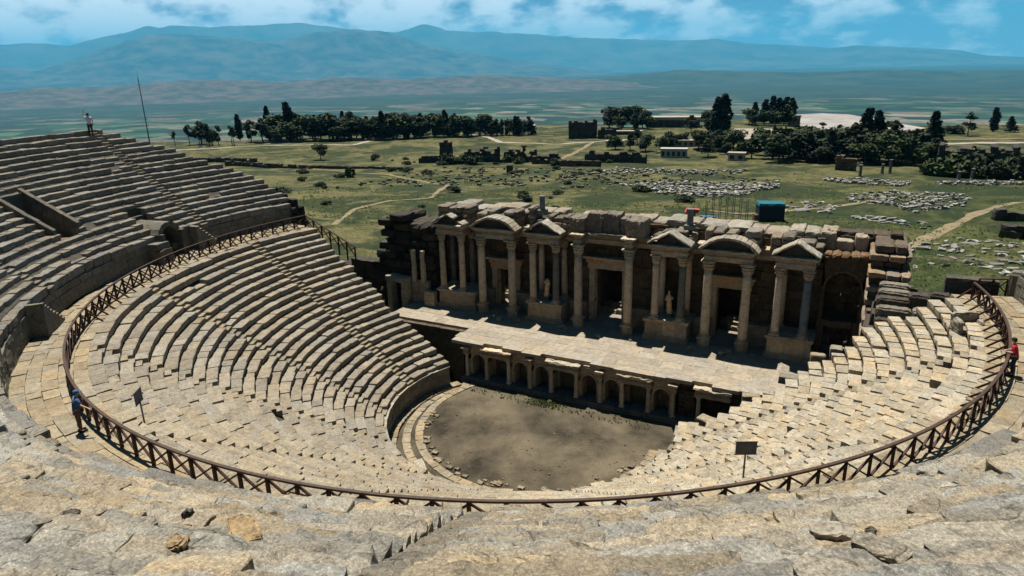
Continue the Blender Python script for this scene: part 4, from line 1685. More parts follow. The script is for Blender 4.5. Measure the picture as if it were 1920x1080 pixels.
# loose stones on the near rows
for x, y, s, rz, mat, tn, lb in (
        (13.74, -34.72, (.75, .42, .16), -.5, 'seat_low', (1.45, 1.2, .88), 'flat orange brown stone lying on the near left rows'),
        (14.14, -36.03, (.30, .24, .14), .4, 'seat_low', (1.4, 1.15, .88), 'small orange stone lying nearer than the flat orange brown stone'),
        (11.38, -34.17, (.2, .13, .14), .3, 'ruin', 1.5, 'small dark upright stone on the near left rows'),
        (21.93, -30.35, (.62, .36, .13), .3, 'pale_marble', 1.1, 'pale angular stone lying on the near rows right of centre'),
        (22.52, -32.18, (.6, .36, .1), -.2, 'seat_up', 1.5, 'layered grey stone on the near rows at lower right'),
        (22.49, -30.66, (.14, .1, .08), .7, 'ruin', 1.5, 'very small dark stone on the near rows at right'),
        (10.68, -35.77, (.3, .16, .09), .6, 'ruin', 1.6, 'thin dark flake of stone at the far lower left')):
    rr = hyp(x, y)
    k = int((rr - UR0) / UDR)
    z = UZ0 + UDZ * k + bump_up(math.atan2(y, x), rr)
    slab('loose_stone', lb, 'stone', (x, y, z - .05), s, rz, random.uniform(-.12, .12), mat, tn, (8, 7, 5), (.09, 4.0), s[2] * .35, 'loose stones on the near rows')

# ------------------------------------------------------------------ trees
random.seed(21)


def leaves(mb, lumps, n, size, rnd, flat=.35, tl=(.65, 1.35)):
    """small leaf faces spread through a few ellipsoid lumps"""
    for (cx, cy, cz, rx, ry, rz), w in lumps:
        tn0 = rnd.uniform(.8, 1.2)
        for _ in range(int(n * w * 1.5)):
            while True:
                p = Vector((rnd.uniform(-1, 1), rnd.uniform(-1, 1), rnd.uniform(-1, 1)))
                if .3 < p.length < 1 and rnd.random() < p.length ** 1.2:
                    break
            c = Vector((cx + p.x * rx, cy + p.y * ry, cz + p.z * rz))
            u = Vector((rnd.gauss(0, 1), rnd.gauss(0, 1), rnd.gauss(0, flat))).normalized()
            v = u.cross(Vector((rnd.gauss(0, .5), rnd.gauss(0, .5), 1))).normalized()
            s = size * rnd.uniform(.7, 1.55)
            q = [c - u * s - v * s * .4, c + u * s * .2 - v * s * .7, c + u * s + v * s * .3, c - u * s * .1 + v * s * .7]
            tn = tn0 * rnd.uniform(*tl)
            mb.raw(q, [(0, 1, 2, 3)], (tn, tn, tn * .9))


def trunk_mesh(mb, h, r, limbs, rnd, top=.6):
    pts = [(0, 0, -.4)]
    for i in range(1, 5):
        pts.append((rnd.gauss(0, r * .7), rnd.gauss(0, r * .7), h * top * i / 4))
    for i in range(4):
        a, b = Vector(pts[i]), Vector(pts[i + 1])
        ra, rb = r * (1 - .17 * i), r * (1 - .17 * (i + 1))
        V, F = [], []
        for p_, q in ((a, ra), (b, rb)):
            for k in range(6):
                V.append((p_.x + q * cos(k * pi / 3), p_.y + q * sin(k * pi / 3), p_.z))
        for k in range(6):
            F.append((k, (k + 1) % 6, 6 + (k + 1) % 6, 6 + k))
        mb.raw(V, F)
    for _ in range(limbs):
        z = h * rnd.uniform(.3, top)
        a = rnd.uniform(0, 2 * pi)
        L = h * rnd.uniform(.15, .28)
        mb.bar((0, 0, z), (L * cos(a), L * sin(a), z + L * .7), r * .5)


def make_tree(kind, seed):
    rnd = random.Random(seed)
    root = thing({'pine': 'pine_tree', 'cyp': 'cypress_tree', 'round': 'broadleaf_tree', 'bush': 'bush', 'con': 'conifer_tree', 'sparse': 'pine_tree', 'young': 'young_tree', 'umb': 'umbrella_tree'}[kind], '', 'tree', (0, 0, -900))
    cr, tr = MB(), MB()
    L = []
    if kind == 'cyp':      # unit height 10
        for i in range(9):
            z = 1.2 + i * 1.0
            w = 1.0 * (1 - ((z - 3.5) / 7.2) ** 2) if z > 3.5 else .8
            L.append(((rnd.gauss(0, .12), rnd.gauss(0, .12), z, max(.25, w), max(.25, w), .9), .11))
        leaves(cr, L, 900, .26, rnd, 1.5)
        trunk_mesh(tr, 10, .16, 0, rnd, .7)
        mat = 'leaf_cyp'
    elif kind == 'con':
        for i in range(12):
            z = 1.2 + i * .75
            w = 3.1 * (1 - (z - 1.2) / 9.2) + .2
            for q in range(3):
                a = rnd.uniform(0, 2 * pi)
                L.append(((w * .4 * cos(a), w * .4 * sin(a), z + rnd.gauss(0, .15), w * .7, w * .7, .5), .03))
        leaves(cr, L, 1100, .36, rnd, .5)
        trunk_mesh(tr, 10, .2, 0, rnd, .9)
        mat = 'leaf_cyp'
    elif kind in ('pine', 'sparse'):
        nl = 9 if kind == 'pine' else 7
        for i in range(nl):
            a, d = rnd.uniform(0, 2 * pi), rnd.uniform(.3, 2.6)
            z = rnd.uniform(3.2, 8.6)
            s = (1.5 if z < 7 else 1.1) * rnd.uniform(.75, 1.25) * (1 if kind == 'pine' else .7)
            L.append(((d * cos(a), d * sin(a), z, s * 1.25, s * 1.25, s * .75), 1 / nl))
        L.append(((0, 0, 9.0, .9, .9, .9), .08))
        leaves(cr, L, 900 if kind == 'pine' else 520, .34, rnd, .5)
        trunk_mesh(tr, 10, .24, 6, rnd, .8)
        mat = 'leaf_pine'
    elif kind == 'round':
        for i in range(10):
            a, d = rnd.uniform(0, 2 * pi), rnd.uniform(.2, 3.4)
            z = rnd.uniform(3.4, 8.2)
            s = rnd.uniform(1.3, 2.1)
            L.append(((d * cos(a), d * sin(a), z, s * 1.2, s * 1.2, s), .1))
        leaves(cr, L, 1000, .4, rnd, .8)
        trunk_mesh(tr, 10, .3, 5, rnd, .6)
        mat = 'leaf_olive' if seed % 2 else 'leaf_pine'
    elif kind == 'umb':
        for i in range(8):
            a, d = rnd.uniform(0, 2 * pi), rnd.uniform(.2, 3.6)
            L.append(((d * cos(a), d * sin(a), rnd.uniform(6.2, 8.4), 1.9, 1.9, 1.3), .125))
        leaves(cr, L, 900, .42, rnd, .7)
        trunk_mesh(tr, 10, .32, 5, rnd, .65)
        mat = 'leaf_pine'
    elif kind == 'young':
        for i in range(4):
            L.append(((rnd.gauss(0, .5), rnd.gauss(0, .5), 5.5 + i * 1.1, .9, .9, 1.0), .25))
        leaves(cr, L, 200, .4, rnd, .8)
        trunk_mesh(tr, 10, .22, 2, rnd, .6)
        mat = 'leaf_olive'
    else:
        for i in range(8):
            a, d = rnd.uniform(0, 2 * pi), rnd.uniform(0, 3.2)
            s = rnd.uniform(1.2, 2.0)
            L.append(((d * cos(a), d * sin(a), rnd.uniform(.9, 2.4), s * 1.2, s * 1.2, s * .8), .125))
        leaves(cr, L, 700, .36, rnd, .9)
        trunk_mesh(tr, 3, .2, 3, rnd, .5)
        mat = 'leaf_olive' if seed % 2 else 'leaf_pine'
    cr.build('crown', M[mat], root)
    tr.build('trunk', M['bark'], root)
    return root


PROTO = {}
for kd, ns in (('cyp', 3), ('con', 1), ('pine', 4), ('sparse', 1), ('round', 3), ('umb', 1), ('young', 2), ('bush', 3)):
    PROTO[kd] = [make_tree(kd, 100 + 7 * i + len(kd)) for i in range(ns)]
USED = set()
H0 = {'bush': 3.4}
ORD = ['first', 'second', 'third', 'fourth', 'fifth', 'sixth', 'seventh', 'eighth', 'ninth', 'tenth', 'eleventh', 'twelfth', 'thirteenth', 'fourteenth', 'fifteenth', 'sixteenth', 'seventeenth', 'eighteenth', 'nineteenth', 'twentieth', 'twenty-first', 'twenty-second', 'twenty-third', 'twenty-fourth', 'twenty-fifth', 'twenty-sixth', 'twenty-seventh', 'twenty-eighth', 'twenty-ninth', 'thirtieth', 'thirty-first', 'thirty-second', 'thirty-third', 'thirty-fourth', 'thirty-fifth', 'thirty-sixth', 'thirty-seventh', 'thirty-eighth', 'thirty-ninth', 'fortieth']


def place(kind, x, y, h, label, group=None, wide=1.0, z=None):
    i = random.randrange(len(PROTO[kind]))
    src = PROTO[kind][i]
    s = h / H0.get(kind, 10)
    loc = (x, y, (meadow(x, y) if z is None else z))
    rz = random.uniform(0, 6.28)
    sc = (s * wide, s * wide, s)
    if (kind, i) not in USED:
        USED.add((kind, i))
        src.location, src.rotation_euler, src.scale = loc, (0, 0, rz), sc
        src['label'] = label
        o = src
    else:
        o = dup(src, loc, rz, sc, label)
    if kind == 'bush':
        o['category'] = 'bush'
    if group:
        o['group'] = group
    elif 'group' in o:
        del o['group']
    return o


def az_key(x, y):
    return math.atan2(x - CAM.x, y - CAM.y)


# belt of trees along the far left path
belt = []
for x, y, k, h, w in ((-306, 183, 'young', 8, 1), (-300, 187, 'young', 9, 1), (-297, 192, 'pine', 10.5, 1.3), (-290, 186, 'young', 9.5, 1), (-286, 190, 'round', 9, 1), (-283, 186, 'young', 9, 1), (-277, 187, 'young', 8.5, 1), (-273, 192, 'young', 9, 1), (-268, 189, 'young', 8.5, 1), (-298, 217, 'cyp', 14, 1.5), (-276, 206, 'pine', 13.5, 1), (-279, 221, 'cyp', 17.5, 1.2), (-268, 207, 'pine', 11, 1.2), (-262, 210, 'round', 10, 1.1), (-259, 217, 'cyp', 16.5, 1.5), (-256, 219, 'pine', 15, .9), (-254, 214, 'round', 11, 1.1), (-250, 224, 'pine', 11, 1.3), (-246, 222, 'round', 10.5, 1.2), (-248, 234, 'pine', 12, 1.1), (-240, 228, 'pine', 11, 1.3), (-246, 243, 'con', 13, .8), (-236, 233, 'round', 10.5, 1.1), (-230, 232, 'pine', 11.5, 1.3), (-226, 236, 'umb', 11, 1.0), (-310, 205, 'pine', 9, 1.2), (-265, 222, 'round', 11, 1.3), (-270, 217, 'pine', 12, 1.1), (-243, 234, 'round', 11, 1.3), (-238, 240, 'pine', 12, 1.2), (-233, 226, 'round', 9, 1.3), (-251, 214, 'round', 8, 1.3), (-244, 219, 'pine', 9.5, 1.4), (-257, 206, 'round', 7.5, 1.3), (-229, 243, 'cyp', 12, 1.6), (-222, 241, 'pine', 11, 1.4)):
    belt.append((az_key(x, y), x, y, k, h * random.uniform(.85, 1.3), w * 1.15))
wr = random.Random(41)
for i in range(24):
    f = wr.random()
    x, y = -296 + 74 * f + wr.uniform(-4, 4), 196 + 44 * f + wr.uniform(2, 20)
    belt.append((az_key(x, y), x, y, wr.choice(['pine', 'round', 'pine', 'cyp', 'round']), wr.uniform(6.5, 13), wr.uniform(1.0, 1.5)))
KN = {'young': 'thin young tree', 'pine': 'dark pine', 'round': 'round crowned tree', 'cyp': 'tall cypress', 'con': 'pointed conifer', 'umb': 'broad dark tree', 'sparse': 'sparse pine'}
belt.sort()
cnt = {}
for _, x, y, k, h, w in belt:
    i = cnt.get(k, 0)
    cnt[k] = i + 1
    place(k, x, y, h, '%s from the left among the %ss along the far left path' % (ORD[i], KN[k]), 'trees along the far left path', w)
belt = []
for i in range(54):
    f = i / 53
    x = -222 + f * 68 + random.uniform(-2, 2)
    y = 243 + f * 42 + random.uniform(-7, 5)
    k = random.choice(['pine', 'pine', 'pine', 'con', 'round', 'cyp'])
    h = (13.5 - 5 * f) * random.uniform(.65, 1.2)
    if i == 22:
        k, h = 'con', 14
    if i == 3:
        k, h = 'con', 13
    belt.append((az_key(x, y), x, y, k, h, random.uniform(1.1, 1.5) if k != 'cyp' else 1.5))
belt.sort()
cnt = {}
for _, x, y, k, h, w in belt:
    i = cnt.get(k, 0)
    cnt[k] = i + 1
    place(k, x, y, h, '%s from the left among the %ss in the middle tree belt' % (ORD[i], KN[k]), 'trees of the middle belt above the meadow', w)
# single trees on the meadow
place('round', -182, 161, 6.2, 'lone round dark tree on the left meadow below the path', None, 1.2)
place('bush', -125, 116, 3.2, 'dense dark square shaped bush alone on the left meadow', None, .75)
place('bush', -160, 168, 2.2, 'small round bush left of the dark ruin on the meadow', None, .8)
# the museum group
for i, (x, y, k, h, w) in enumerate(((-131, 340, 'round', 12.5, 1.3), (-124, 344, 'round', 11.5, 1.3), (-117, 342, 'umb', 13, 1.2), (-110, 338, 'round', 10, 1.2), (-127, 330, 'pine', 9, 1.4), (-119, 328, 'round', 8, 1.3), (-112, 330, 'pine', 9, 1.2), (-106, 335, 'round', 8, 1.2))):
    place(k, x, y, h, '%s from the left in the dark tree clump beside the long flat roofed building' % ORD[i], 'dark clump left of the flat roofed building', w)
for x, y, k, h, w, lb in ((-61.3, 306, 'cyp', 18.5, 1.7, 'left one of the two tall cypresses standing close together right of the museum'),
                          (-58, 307, 'cyp', 20, 1.9, 'right and taller one of the two cypresses close together right of the museum'),
                          (-84, 372, 'round', 9, 1.2, 'round tree rising behind the long flat roof'),
                          (-100, 300, 'cyp', 8, 1.5, 'short pointed cypress in front of the long flat roofed building'),
                          (-78, 322, 'pine', 9, 1.3, 'broad dark pine at the right end of the flat roofed building'),
                          (-68, 318, 'round', 8, 1.2, 'round tree just left of the two tall cypresses'),
                          (-61, 383, 'round', 9, 1.3, 'round crowned tree between the cypress pair and the cypress row')):
    place(k, x, y, h, lb, None, w)
for i, (x, y, h) in enumerate(((-60, 392, 12), (-54.5, 393, 13.5), (-50.5, 395, 15.5), (-47, 394, 14.5), (-43.5, 395, 15), (-39.5, 393, 14.5))):
    place('cyp', x, y, h, '%s cypress from the left in the dense cypress row on the plateau edge' % ORD[i], 'cypress row on the plateau edge', 2.0)
for i, (x, y, h) in enumerate(((-52, 380, 8), (-46, 378, 9), (-41, 378, 8), (-56, 376, 6))):
    place('round', x, y, h, '%s from the left of the round trees below the cypress row' % ORD[i], 'round trees below the cypress row', 1.3)
# wood in front of the white terrace
wood = []
for x, y, k, h, w in ((-30, 247, 'round', 7.5, 1.2), (-37, 236, 'round', 7, 1.3), (-44, 240, 'pine', 7, 1.3), (-52, 240, 'round', 6.5, 1.2), (-62, 226, 'round', 5.5, 1.1), (-70, 228, 'round', 6, 1.1), (-77, 229, 'pine', 6, 1.1), (-84, 230, 'round', 5.5, 1.2), (-24, 230, 'pine', 8, 1.3), (-16.6, 222, 'sparse', 16, .7), (-12, 226, 'round', 8.5, 1.4), (-20, 220, 'round', 7.5, 1.4), (-27, 219, 'pine', 6.5, 1.3), (-5, 216, 'pine', 9, 1.4), (-9, 232, 'round', 9.5, 1.3), (0.6, 224, 'round', 9.5, 1.4), (2, 212, 'pine', 8.5, 1.4), (6, 222, 'pine', 10.5, 1.3), (14, 214, 'round', 8.5, 1.4), (11, 205, 'round', 5.5, 1.4), (18, 222, 'pine', 11, 1.2), (20, 210, 'round', 8, 1.4), (24, 218, 'pine', 9.5, 1.3), (24, 205, 'round', 5.5, 1.4), (-3, 204, 'round', 5, 1.4), (29, 210, 'pine', 7, 1.3), (-2, 240, 'round', 8, 1.3), (4, 244, 'con', 10, .9), (17, 232, 'cyp', 11, 1.4)):
    wood.append((az_key(x, y), x, y, k, h * 1.18, w * 1.12))
wr = random.Random(77)
for i in range(26):
    x, y = wr.uniform(-24, 28), wr.uniform(204, 246)
    wood.append((az_key(x, y), x, y, wr.choice(['round', 'pine', 'round', 'pine', 'con']), wr.uniform(6.5, 11), wr.uniform(1.2, 1.5)))
for i in range(16):
    x = wr.uniform(-84, -28)
    y = 238 - (x + 84) * .22 + wr.uniform(-18, 22)
    wood.append((az_key(x, y), x, y, wr.choice(['round', 'pine', 'round']), wr.uniform(4.5, 7.5), wr.uniform(1.1, 1.4)))
wood.sort()
cnt = {}
for _, x, y, k, h, w in wood:
    i = cnt.get(k, 0)
    cnt[k] = i + 1
    place(k, x, y, h, '%s from left among %ss of the dark wood below the terrace' % (ORD[i], KN[k]), 'dark wood below the white terrace', w)
for x, y, k, h, w, lb in ((8.7, 225, 'cyp', 17.5, 1.6, 'left tall cypress rising out of the dark wood'),
                          (12.3, 226, 'cyp', 16.5, 1.5, 'right tall cypress rising out of the dark wood'),
                          (28.4, 221, 'con', 16.5, 1.0, 'tall broad conifer at the right end of the dark wood'),
                          (44.3, 332, 'sparse', 11, 1.1, 'ragged pine left of the slim cypress near the right picture edge'),
                          (55.7, 360, 'cyp', 11, 2.0, 'slim cypress standing alone near the right picture edge'),
                          (62, 359, 'con', 7.5, 1.5, 'broad low dark conifer nearest the right picture edge'),
                          (39, 345, 'bush', 4.0, 1.1, 'low bush left of the ragged pine'),
                          (-18, 350, 'umb', 4.2, 1.0, 'left one of two tiny umbrella trees on the white terrace'),
                          (-9.5, 344, 'umb', 3.8, 1.1, 'right one of two tiny umbrella trees on the white terrace'),
                          (12, 372, 'bush', 4.0, 1.2, 'small round tree behind the lower end of the white terrace'),
                          (-27, 262, 'cyp', 8, 1.5, 'small dark cypress in front of the pale gravel plaza')):
    place(k, x, y, h, lb, None, w)
# overgrown ruin at right
for i, (x, y, h) in enumerate(((30, 171, 4.8), (33, 176, 6.2), (37, 178, 6.5), (41, 176, 6.2), (45, 177, 5.6), (50, 178, 5.4), (36, 170, 4.6), (42, 170, 4.6), (47, 171, 4.8), (54, 173, 5.0), (28, 178, 4.0))):
    place('bush', x, y, h, '%s from the left of the dark shrubs covering the ruin at right' % ORD[i], 'dark shrubs over the ruin at right', 1.0)
for i, (x, y, h) in enumerate(((-121, 163, 3.6), (-117, 166, 3.2), (-112, 165, 3.0), (-104, 176, 3.0), (-97, 172, 2.6), (-83, 172, 2.6), (-128, 168, 2.8))):
    place('bush', x, y, h, '%s from the left of the bushes growing round the ruins across the meadow' % ORD[i], 'bushes round the meadow ruins', .9)
br = random.Random(99)
nb_ = 0
while nb_ < 46:
    x, y = br.uniform(-170, -4), br.uniform(62, 190)
    if -.4 * x + .917 * y < 75 or (x > -60 and y > 120):
        continue
    place('bush', x, y, br.uniform(.5, 1.5), 'small low dark bush dotted over the open meadow beyond the theatre', 'small bushes dotted over the meadow', br.uniform(.9, 1.6))
    nb_ += 1
for kd in PROTO:        # prototypes never placed
    for i, o in enumerate(PROTO[kd]):
        if (kd, i) not in USED:
            for ch in list(o.children):
                bpy.data.objects.remove(ch)
            bpy.data.objects.remove(o)
random.seed(33)

# ------------------------------------------------------------------ ruins and buildings beyond the meadow
def ruin(label, x, y, L, H, T, rz, teeth=.5, mat='ruin', cat='ruin', name='ruined_wall'):
    z = meadow(x, y)
    b = MB()
    ph = random.uniform(0, 6)

    def kp(a, c):
        return c < H * (1 - teeth * (.5 + .5 * sin(a * 1.9 + ph) * cos(a * .7 + ph * 2)) * .9)
    courses(b, -L / 2, L / 2, 0, T, -.6, H, .8, (.9, 2.0), .08, (.55, 1.1), kp, .2, (2, 2, 1))
    o = b.build(name, M[mat])
    o.location, o.rotation_euler = (x, y, z), (0, 0, rz)
    return tag(o, label, cat)


ruin('tall dark ruin tower with a square top across the meadow', -125, 167, 4.5, 8.2, 3.5, .5, .12)
ruin('lower broken wall left of the tall ruin tower on the meadow', -131, 164, 7, 3.2, 2, .6, .5)
ruin('long jagged dark wall right of the tall ruin tower', -112, 171, 13, 6.2, 2.5, .45, .75)
ruin('jagged wall with two stumps in the middle of the meadow ruins', -100, 178, 12, 6.0, 2.5, .4, .8)
ruin('low tumbled wall at the right end of the meadow ruins', -88, 175, 10, 4.2, 2.5, .35, .8)
ruin('lone standing stone stump on the meadow in front of the ruins', -84.4, 143, 1.8, 2.6, 1.5, .3, .1)
ruin('low fragment beside the lone standing stump on the meadow', -81.5, 143, 2.4, 1.2, 1.2, .3, .3)
ruin('big dark overgrown ruin block behind the middle path', -119, 276, 14, 9, 8, .45, .25)
ruin('lower dark ruin wall right of the big overgrown ruin block', -107, 278, 9, 5.5, 4, .4, .5)
ruin('large dark vaulted ruin half hidden by shrubs at right', 40, 176, 22, 7.6, 8, -.05, .35)
ruin('long low dark retaining wall on the far left meadow', -178, 130, 42, 1.8, 1.2, .05, .3)
ruin('short low dark wall left of the lone round tree', -215, 138, 34, 1.8, 1.2, .3, .4)
ruin('thin low wall line in front of the middle ruins', -146, 138, 40, 1.0, 1.0, .25, .4)
ruin('row of grey wall stumps right of the small path', -68, 190, 22, 4.0, 1.2, .25, .5)
ruin('low grey wall in front of the wall stumps', -74, 172, 15, 2.0, 1.0, .2, .25, 'facade_wall')
ruin('ruined grey building front with square piers near the marble field', 7, 178, 5.5, 4.2, 2.5, .05, .2, 'facade_wall')
ruin('low ruin wall by the right picture edge above the path', 40, 92, 9, 1.8, 1.5, .2, .6)
ruin('dark ruin stumps right of the near white blocks', 38.5, 76, 7, 2.6, 1.5, -.1, .6)


def building(name, label, cat, x, y, L, D_, H, rz, roof, wall='plaster', wins=0, roof_t=.4, over=.3):
    o = thing(name, label, cat, (x, y, meadow(x, y)), rz)
    b = MB()
    b.box(-L / 2, L / 2, 0, D_, -.5, H)
    b.build('wall', M[wall], o)
    b = MB()
    b.box(-L / 2 - over, L / 2 + over, -over, D_ + over, H + .003, H + roof_t, n=(3, 2, 1), jit=.01)
    b.build('roof', M[roof], o)
    for i in range(wins):
        b = MB()
        xc = -L / 2 + L * (i + .5) / wins
        b.box(xc - L / wins * .28, xc + L / wins * .28, -.06, .1, H * .25, H * .8)
        b.build('window', M['glass_dark'], o)
    return o


building('museum_building', 'long low building with pale flat roof between dark trees', 'building', -97, 352, 30, 12, 4.2, .27, 'roof_pale', 'ruin', 9, 1.6)
building('low_building', 'very long white topped low building in front of the museum trees', 'building', -59, 246, 16, 5, 2.2, .22, 'roof_pale', 'plaster', 7, .5)
building('white_kiosk', 'white kiosk with glazed front below the very long low building', 'building', -54, 213, 9.5, 4, 2.9, .2, 'plaster', 'plaster', 5, .5)
building('white_kiosk', 'small white kiosk with a square opening beside the curving path', 'building', -88, 240, 7.5, 4, 2.1, .3, 'roof_pale', 'plaster', 3, .5)
building('white_kiosk', 'small white building with two dark openings left of the dark wood', 'building', -30.5, 210, 5.6, 3.5, 2.4, .1, 'roof_pale', 'plaster', 2, .4)
building('white_roofed_hall', 'white roofed hall at the far end of the middle tree belt', 'building', -170, 312, 9, 6, 2.8, .5, 'plaster', 'plaster', 0, .5)
building('low_building', 'low pale building with a narrow bright roof behind the middle ruins', 'building', -104, 300, 13, 4, 1.6, .3, 'roof_pale', 'ruin', 4, .5)
building('gate_building', 'small square brown building with columns by the white terrace', 'building', -35.2, 373, 6.5, 4, 5.2, .15, 'ruin', 'facade_wall', 3, .7)
building('canopy_shelter', 'low shelter with white striped awnings at the edge of the dark wood', 'shelter', -6, 236, 5, 3, 2.2, .0, 'plaster', 'ruin', 0, .25)

# ground surfaces: paths, terrace, plaza (each laid just above the meadow)
def ribbon(name, pts, w, mat, lift=.05, kind='structure'):
    b = MB()
    P = []
    for i in range(len(pts) - 1):
        (x0, y0), (x1, y1) = pts[i], pts[i + 1]
        n = max(2, int(hyp(x1 - x0, y1 - y0) / 3))
        for k in range(n):
            P.append((x0 + (x1 - x0) * k / n, y0 + (y1 - y0) * k / n))
    P.append(pts[-1])
    V, F = [], []
    for i, (x, y) in enumerate(P):
        a, c_ = P[max(0, i - 1)], P[min(len(P) - 1, i + 1)]
        dx, dy = c_[0] - a[0], c_[1] - a[1]
        L = hyp(dx, dy) + 1e-9
        ww = w * random.uniform(.45, .95) / 2
        for s in (-1, -.5, 0, .5, 1):
            px, py = x - dy / L * ww * s, y + dx / L * ww * s
            V.append((px, py, surf(px, py) + lift))
    for i in range(len(P) - 1):
        for s in range(4):
            k = i * 5 + s
            F.append((k, k + 5, k + 6, k + 1))
    b.raw(V, F)
    return tag(b.build(name, mat), kind=kind)


_RR = np.array(rings)


def surf(x, y):
    """height of the ground sheet as meshed"""
    r = hyp(x, y)
    a = (math.atan2(y, x) % (2 * pi)) / (2 * pi) * NA
    i = int(a) % NA
    j = int(np.searchsorted(_RR, r)) - 1
    j = max(0, min(len(rings) - 2, j))
    fa = a - int(a)
    fr = (r - rings[j]) / (rings[j + 1] - rings[j])
    zs = []
    for jj in (j, j + 1):
        for ii in (i, i + 1):
            an = 2 * pi * ii / NA
            zs.append(ground_z(rings[jj] * cos(an), rings[jj] * sin(an)))
    return (zs[0] * (1 - fa) + zs[1] * fa) * (1 - fr) + (zs[2] * (1 - fa) + zs[3] * fa) * fr


dirt = simple('dirt_track', (.165, .13, .075), .95, .4, .6)
palep = simple('pale_gravel', (.25, .22, .175), .95, .15, .4)
trav = simple('white_travertine', (.235, .218, .2), .8, .32, .07)
ribbon('dirt_path', [(22.6, 61), (27.3, 75.5), (33.2, 97), (38.2, 111), (42.5, 117), (52, 123)], 2.6, dirt)
ribbon('dirt_path', [(-330, 135), (-277.8, 165), (-253.6, 190), (-231, 203), (-211, 212), (-220, 240), (-234, 262)], 4.5, palep, .12)
ribbon('dirt_path', [(-195, 285), (-188, 279), (-165, 262), (-147, 243), (-120, 246), (-107, 262), (-92, 280)], 4.5, palep, .12)
ribbon('dirt_path', [(-165, 262), (-156, 275), (-140, 285)], 2.4, dirt, .12)
ribbon('dirt_path', [(-88, 176), (-92, 200), (-99, 232), (-107, 262)], 3.0, dirt, .12)
ribbon('dirt_path', [(-72, 60), (-73, 72), (-68, 80), (-80, 104), (-120, 128), (-168, 132)], 1.8, dirt, .08)
ribbon('dirt_path', [(-62, 44), (-72, 60)], 1.8, dirt, .08)
ribbon('dirt_path', [(31, 288), (62.5, 306), (95, 322)], 7, palep, .15)
ribbon('dirt_path', [(31, 305), (64, 326)], 4, dirt, .15)
ribbon('dirt_path', [(-8, 84), (-2, 84), (6, 92), (14, 104), (20, 116)], 2.2, dirt, .08)
ribbon('dirt_path', [(-8, 74), (-1, 75), (2, 76)], 1.6, dirt, .08)


def patch(name, poly, mat, lift, dome=0.0):
    b = MB()
    cx, cy = sum(p_[0] for p_ in poly) / len(poly), sum(p_[1] for p_ in poly) / len(poly)
    n = len(poly)
    V, F = [], []
    K = 8
    for j in range(K + 1):
        f = j / K
        for (x, y) in poly:
            px, py = cx + (x - cx) * f, cy + (y - cy) * f
            V.append((px, py, meadow(px, py) + lift + dome * (1 - f * f)))
    for j in range(K):
        for i in range(n):
            k = (i + 1) % n
            F.append((j * n + i, (j + 1) * n + i, (j + 1) * n + k, j * n + k))
    b.raw(V, F)
    return tag(b.build(name, mat, smooth=True), kind='structure')


patch('travertine_terrace', [(-52, 470), (-35, 492), (-16, 476), (2, 440), (16, 405), (28, 372), (22, 345), (14, 330), (6, 338), (-6, 342), (-20, 352), (-30, 372), (-38, 395), (-44, 430)], trav, .35, .5)
patch('gravel_plaza', [(-62, 352), (-48, 358), (-34, 352), (-24, 335), (-20, 300), (-25, 288), (-38, 284), (-50, 290), (-56, 310), (-62, 330)], palep, .25)

# ------------------------------------------------------------------ scattered white blocks
protos = []
for i in range(8):
    rnd = random.Random(i)
    b = MB()
    L_, W_, H_ = rnd.uniform(.9, 1.9), rnd.uniform(.5, .9), rnd.uniform(.3, .6)
    b.box(-L_ / 2, L_ / 2, -W_ / 2, W_ / 2, -.1, H_, n=(3, 3, 2), jit=.07, bev=.08, tint=rnd.uniform(.45, 1.1))
    me = b.build('marble_block', M['white_stone']).data
    protos.append(me)
    bpy.data.objects.remove(bpy.data.objects['marble_block'])
FIELDS = [   # x range along, polygon corners, count, label, group
    ([(23, 53), (36, 53), (38, 72), (31, 74), (23, 66)], 75, 'white marble block lying in the grass just right of the stage building', 'white blocks in the grass right of the stage'),
    ([(15, 84), (26, 79), (27, 84), (17, 91)], 40, 'white marble block lying in the small grassy field left of the dirt track', 'white blocks left of the dirt track'),
    ([(13, 121), (19, 128), (34, 130), (33, 110), (25, 97), (20, 104), (12, 108)], 110, 'white marble block lying in the wide stone field above the dirt track', 'white blocks of the wide stone field'),
    ([(2, 92), (12, 88), (13, 104), (5, 106)], 45, 'white marble block lying in the grass right of the teal hut', 'white blocks right of the teal hut'),
]
REST = [
    ([(-40, 119), (-5, 140), (-3, 128), (-7, 110), (-15, 101), (-24, 104)], 420, 1.15),
    ([(3, 149), (22, 139), (24, 148), (8, 156)], 130, 1.1),
    ([(28, 146), (52, 152), (52, 162), (30, 154)], 110, 1.1),
    ([(13, 121), (19, 128), (34, 130), (33, 110), (25, 97), (20, 104), (12, 108)], 170, .9),
    ([(-60, 150), (-20, 158), (-18, 172), (-62, 172)], 120, 1.2),
    ([(36, 55), (48, 55), (48, 78), (37, 73)], 50, 1.0),
    ([(-105, 95), (-20, 110), (-10, 150), (-80, 165), (-120, 150)], 330, -1.0),
]


def inpoly(x, y, P):
    c_ = False
    for i in range(len(P)):
        (x0, y0), (x1, y1) = P[i], P[i - 1]
        if (y0 > y) != (y1 > y) and x < (x1 - x0) * (y - y0) / (y1 - y0) + x0:
            c_ = not c_
    return c_


def rnd_in(P):
    xs, ys = [p_[0] for p_ in P], [p_[1] for p_ in P]
    while True:
        x, y = random.uniform(min(xs), max(xs)), random.uniform(min(ys), max(ys))
        if inpoly(x, y, P):
            return x, y


